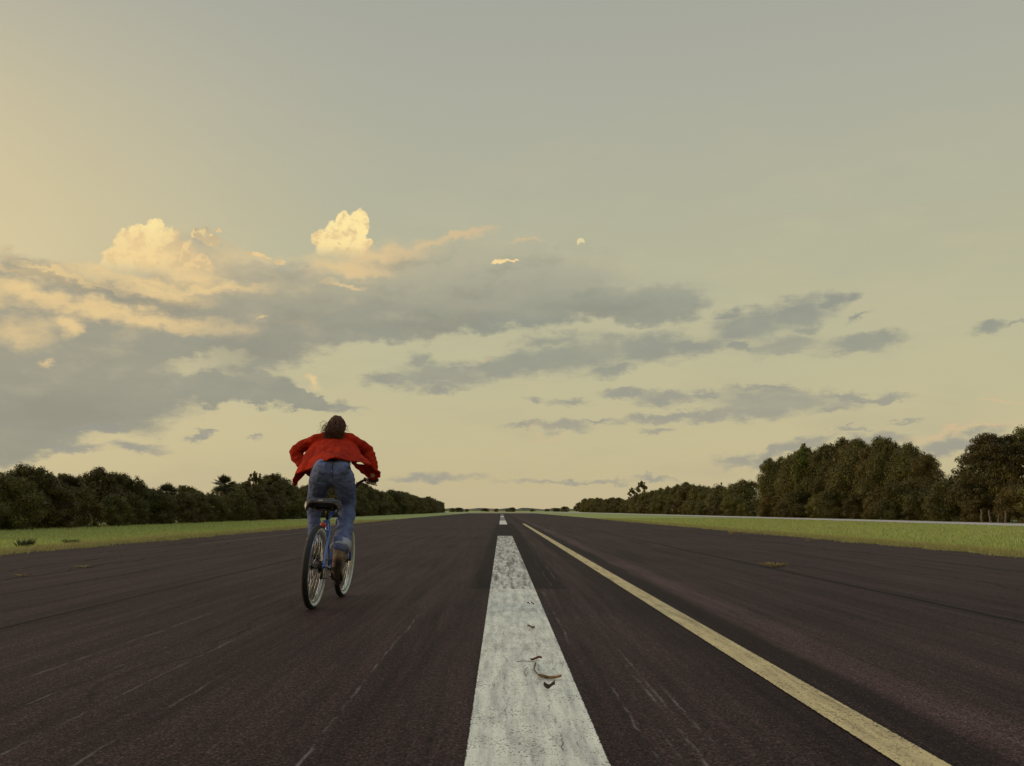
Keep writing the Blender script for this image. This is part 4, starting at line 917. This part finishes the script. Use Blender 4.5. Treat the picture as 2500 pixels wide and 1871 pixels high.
MB().tube([onto(520 + k*22, 768 - 9*math.sin(k*0.21) , 0.001) for k in range(16)], 0.003, 6).build('waistband_seam', M_seam, jeans, True, base)
# shoes
M_shoe = simple('brown_suede', (0.16, 0.10, 0.05), 0.8, 0, 0.35, 18, 0.4); M_sole = simple('shoe_sole', (0.05, 0.035, 0.025), 0.8)
for an, ball in ((ankR, ballR), (ankL, ballL)):
    d = (ball - an).normalized(); side = Vector((1, 0, 0)); fwd = Vector((0, 1, 0))
    heel = an + Vector((0, -0.045, -0.045)); toe = ball + Vector((0, 0.085, -0.02)) if an is ankL else ball + Vector((0.0, 0.075, -0.055))
    s_ = MB(); s_.chain([an + Vector((0, -0.004, 0.012)), heel + Vector((0, 0.012, 0.006))], [0.052, 0.046]); s_.chain([an + Vector((0, 0.01, -0.01)), ball, toe], [0.050, 0.048, 0.040]); s_.chain([heel, ball + Vector((0, 0, -0.005)), toe + Vector((0, 0, -0.004))], [0.040, 0.047, 0.040])
    sh = s_.fused('shoe', M_shoe, person, 0.005, 5, base, lambda p: 0.002*mnoise.noise(p*45))
    so = MB().chain([heel + Vector((0, 0, -0.022)), ball + Vector((0, -0.004, -0.024)), toe + Vector((0, 0, -0.022))], [0.034, 0.038, 0.032]); so.fused('sole', M_sole, sh, 0.005, 3, base)
# cardigan
def knit():
    m, t, bs = new_mat('red_knit'); g_ = t.new('ShaderNodeTexCoord').outputs['Object']
    n1 = t.noise(g_, 6.0, 4, 0.6); n2 = t.noise(g_, 75.0, 3, 0.7)
    c = t.mix(t.rng(n1, 0.35, 0.68), (0.28, 0.014, 0.003), (0.47, 0.026, 0.005)); c = t.mix(t.rng(n2, 0.35, 0.65, 0.0, 0.55), c, (0.17, 0.008, 0.002))
    t.l.new(c, bs.inputs['Base Color']); bs.inputs['Roughness'].default_value = 0.95; bs.inputs['Specular IOR Level'].default_value = 0.12
    bn = t.new('ShaderNodeBump'); bn.inputs['Strength'].default_value = 0.7; bn.inputs['Distance'].default_value = 0.006
    t.l.new(n2, bn.inputs['Height']); t.l.new(bn.outputs[0], bs.inputs['Normal']); return m
M_knit = knit()
c = MB()
def row(pts, n=24):                            # resample a polyline
    q = catmull([C1(*p) for p in pts], 8); L = [0]
    for a_, b_ in zip(q, q[1:]): L.append(L[-1] + (b_ - a_).length)
    out = []
    for k in range(n):
        s = L[-1]*k/(n - 1); i_ = 0
        while i_ < len(L) - 2 and L[i_ + 1] < s: i_ += 1
        f = (s - L[i_])/max(1e-9, L[i_ + 1] - L[i_]); out.append(q[i_].lerp(q[i_ + 1], min(1, f)))
    return out
a0 = Y0
rows0 = [row([(470,440,a0+.80), (590,400,a0+.83), (700,392,a0+.84), (820,398,a0+.83), (910,440,a0+.80)]),
        row([(425,500,a0+.76), (560,470,a0+.70), (700,460,a0+.69), (840,470,a0+.70), (960,500,a0+.76)]),
        row([(380,580,a0+.72), (540,570,a0+.57), (700,560,a0+.55), (860,565,a0+.57), (995,580,a0+.70)]),
        row([(335,670,a0+.66), (520,660,a0+.46), (700,640,a0+.42), (880,650,a0+.45), (1050,660,a0+.62)]),
        row([(290,760,a0+.60), (400,770,a0+.44), (560,720,a0+.32), (700,690,a0+.28), (860,720,a0+.32), (1000,735,a0+.42), (1110,735,a0+.55)]),
        row([(240,850,a0+.55), (350,845,a0+.42), (480,795,a0+.30), (600,735,a0+.24), (690,702,a0+.22), (770,715,a0+.23), (880,750,a0+.28), (1010,755,a0+.38), (1180,800,a0+.52)]),
        row([(205,930,a0+.55), (300,890,a0+.46), (440,835,a0+.31), (590,755,a0+.235), (690,718,a0+.215), (780,728,a0+.225), (890,766,a0+.28), (1015,772,a0+.38), (1195,830,a0+.54)])]
dense = []
for k in range(24): pass
cols = [catmull([r[k] for r in rows0], 4) for k in range(24)]
rows = [[cols[k][i] for k in range(24)] for i in range(len(cols[0]))]
rows = [[p + Vector((0, 0.022*math.sin(k*1.15 + i*0.12)*(i/len(rows))**1.5, 0)) for k, p in enumerate(r)] for i, r in enumerate(rows)]
c.sheet(rows, 0.017)
# side / front flaps: left one blown down to a point, right one blown out past the grip
lf = [[C1(240,850,a0+.55), C1(300,850,a0+.66), C1(380,860,a0+.74)], [C1(205,925,a0+.56), C1(270,915,a0+.66), C1(345,905,a0+.72)], [C1(178,1000,a0+.60), C1(235,980,a0+.66), C1(290,950,a0+.70)], [C1(180,1060,a0+.62), C1(215,1045,a0+.66), C1(250,1010,a0+.68)], [C1(206,1082,a0+.64), C1(212,1078,a0+.65), C1(218,1065,a0+.66)]]
c.sheet(lf, 0.016)
rf_ = [[C1(900,770,a0+.34), C1(1020,790,a0+.48), C1(1120,800,a0+.54), C1(1192,815,a0+.56)], [C1(960,830,a0+.46), C1(1050,835,a0+.58), C1(1140,845,a0+.62), C1(1222,855,a0+.60)], [C1(1020,880,a0+.58), C1(1090,895,a0+.66), C1(1165,900,a0+.68), C1(1262,880,a0+.62)], [C1(1080,925,a0+.66), C1(1130,940,a0+.70), C1(1200,945,a0+.71), C1(1290,905,a0+.64)], [C1(1110,952,a0+.68), C1(1160,962,a0+.72), C1(1230,965,a0+.72), C1(1276,965,a0+.66)]]
c.sheet(rf_, 0.016)
# torso fronts and sides (mostly unseen), yoke and loose sleeves
c.chain([C1(560,500,a0+.84), C1(500,640,a0+.78), C1(440,760,a0+.72)], [0.06, 0.055, 0.035]); c.chain([C1(840,500,a0+.84), C1(900,640,a0+.78), C1(960,740,a0+.70)], [0.06, 0.055, 0.035])
c.chain([shL, neckb + Vector((-0.03, -0.01, -0.015)), neckb + Vector((0.03, -0.01, -0.015)), shR], [0.060, 0.066, 0.066, 0.060])
for sh, el_, wr, s in ((shR, elR, wrR, 1), (shL, elL, wrL, -1)):
    pts = catmull([sh, sh.lerp(el_, 0.5) + Vector((0, 0, 0.018)), el_ + Vector((s*0.004, 0, 0.0)), el_.lerp(wr, 0.5) + Vector((s*0.014, 0, -0.012)), wr + Vector((0, 0.02, 0))], 3)
    rr = [0.058, 0.056, 0.055, 0.056, 0.056, 0.057, 0.060, 0.058, 0.055, 0.052, 0.049, 0.046, 0.042]
    c.chain(pts, rr)
def wr_c(p):
    k = mnoise.fractal(Vector((p.x*11, p.y*7, p.z*11)), 0.8, 2.0, 3); out = abs(p.x - base.x) > 0.2
    f_ = mnoise.noise(Vector((p.x*26 + p.z*9, p.y*6, p.z*5 - p.x*6))); return 0.008*k + (0.010*mnoise.noise(Vector((p.x*10 + p.z*14, p.y*8, p.z*26 - p.x*10))) if out else 0.006*f_)
card = c.fused('cardigan', M_knit, person, 0.0065, 4, base, wr_c)
MB().ell(C1(690, 735, a0 + .38), (0.105, 0.06, 0.035)).fused('undershirt', simple('dark_shirt', (0.02, 0.018, 0.03), 0.9), person, 0.006, 3, base)
# hair: a cap over the skull and many loose locks streaming back and down
M_hair = simple('brown_hair', (0.075, 0.030, 0.012), 0.65, 0, 0.5, 50); M_hair.node_tree.nodes['Principled BSDF'].inputs['Specular IOR Level'].default_value = 0.15
h = MB(); h.ell(headc + HR @ Vector((0, -0.012, 0.004)), (0.081, 0.098, 0.102), HR, 24, 16); h.ell(headc + HR @ Vector((0, -0.050, -0.055)), (0.072, 0.050, 0.075), HR)
h.ell(C1(725, 395, a0 + .76), (0.082, 0.038, 0.050)); h.ell(C1(695, 435, a0 + .70), (0.070, 0.022, 0.030)); h.ell(C1(660, 370, a0 + .80), (0.055, 0.035, 0.045))
hair = h.fused('hair', M_hair, person, 0.006, 3, base, lambda p: 0.007*mnoise.fractal(Vector((p.x*38, p.y*14, p.z*14)), 0.7, 2, 3))
lk = MB(); rh = random.Random(4)
for k in range(420):
    a = rh.uniform(0, 6.283); e = rh.uniform(-0.5, 1.4)
    d = Vector((math.cos(a)*math.cos(e), -abs(math.sin(a))*math.cos(e)*0.9 - 0.1, math.sin(e)))
    s0 = headc + HR @ Vector((d.x*0.076, d.y*0.098 - 0.008, d.z*0.098 + 0.002))
    side = d.x
    tgt = C1(rh.gauss(694 + 85*side, 30), rh.gauss(450, 28), a0 + rh.uniform(.64, .70))
    if rh.random() < 0.035: tgt = C1(rh.choice((rh.uniform(530, 590), rh.uniform(520, 580), rh.uniform(860, 890))), rh.uniform(300, 400), a0 + rh.uniform(.76, .9))
    m1 = s0.lerp(tgt, 0.35) + (s0 - headc).normalized()*0.003 + Vector((rh.gauss(0, .010), 0, rh.gauss(0, .008)))
    m2 = s0.lerp(tgt, 0.7) + Vector((0, -0.03, 0)) + (s0 - headc).normalized()*0.006 + Vector((rh.gauss(0, .014), rh.gauss(0, .006), rh.gauss(0, .012)))
    q = catmull([s0, m1, m2, tgt, tgt + Vector((rh.gauss(0, .018), 0, rh.gauss(-0.01, .014)))], 3)
    r0 = rh.uniform(0.0016, 0.0036); lk.tube(q, [r0*(1 - 0.8*i_/12) for i_ in range(13)], 4, cap=False)
for k in range(14):                            # flyaway curls
    p0 = C1(rh.uniform(560, 640), rh.uniform(260, 350), a0 + .90); q = [p0]
    an_ = rh.uniform(2.2, 3.6)
    for s in range(7): an_ += rh.uniform(-0.2, 0.75); q.append(q[-1] + Vector((math.cos(an_), 0, math.sin(an_)))*0.011)
    lk.tube(catmull(q, 2), 0.0011, 3, cap=False)
lk.build('locks', M_hair, hair, True, base)
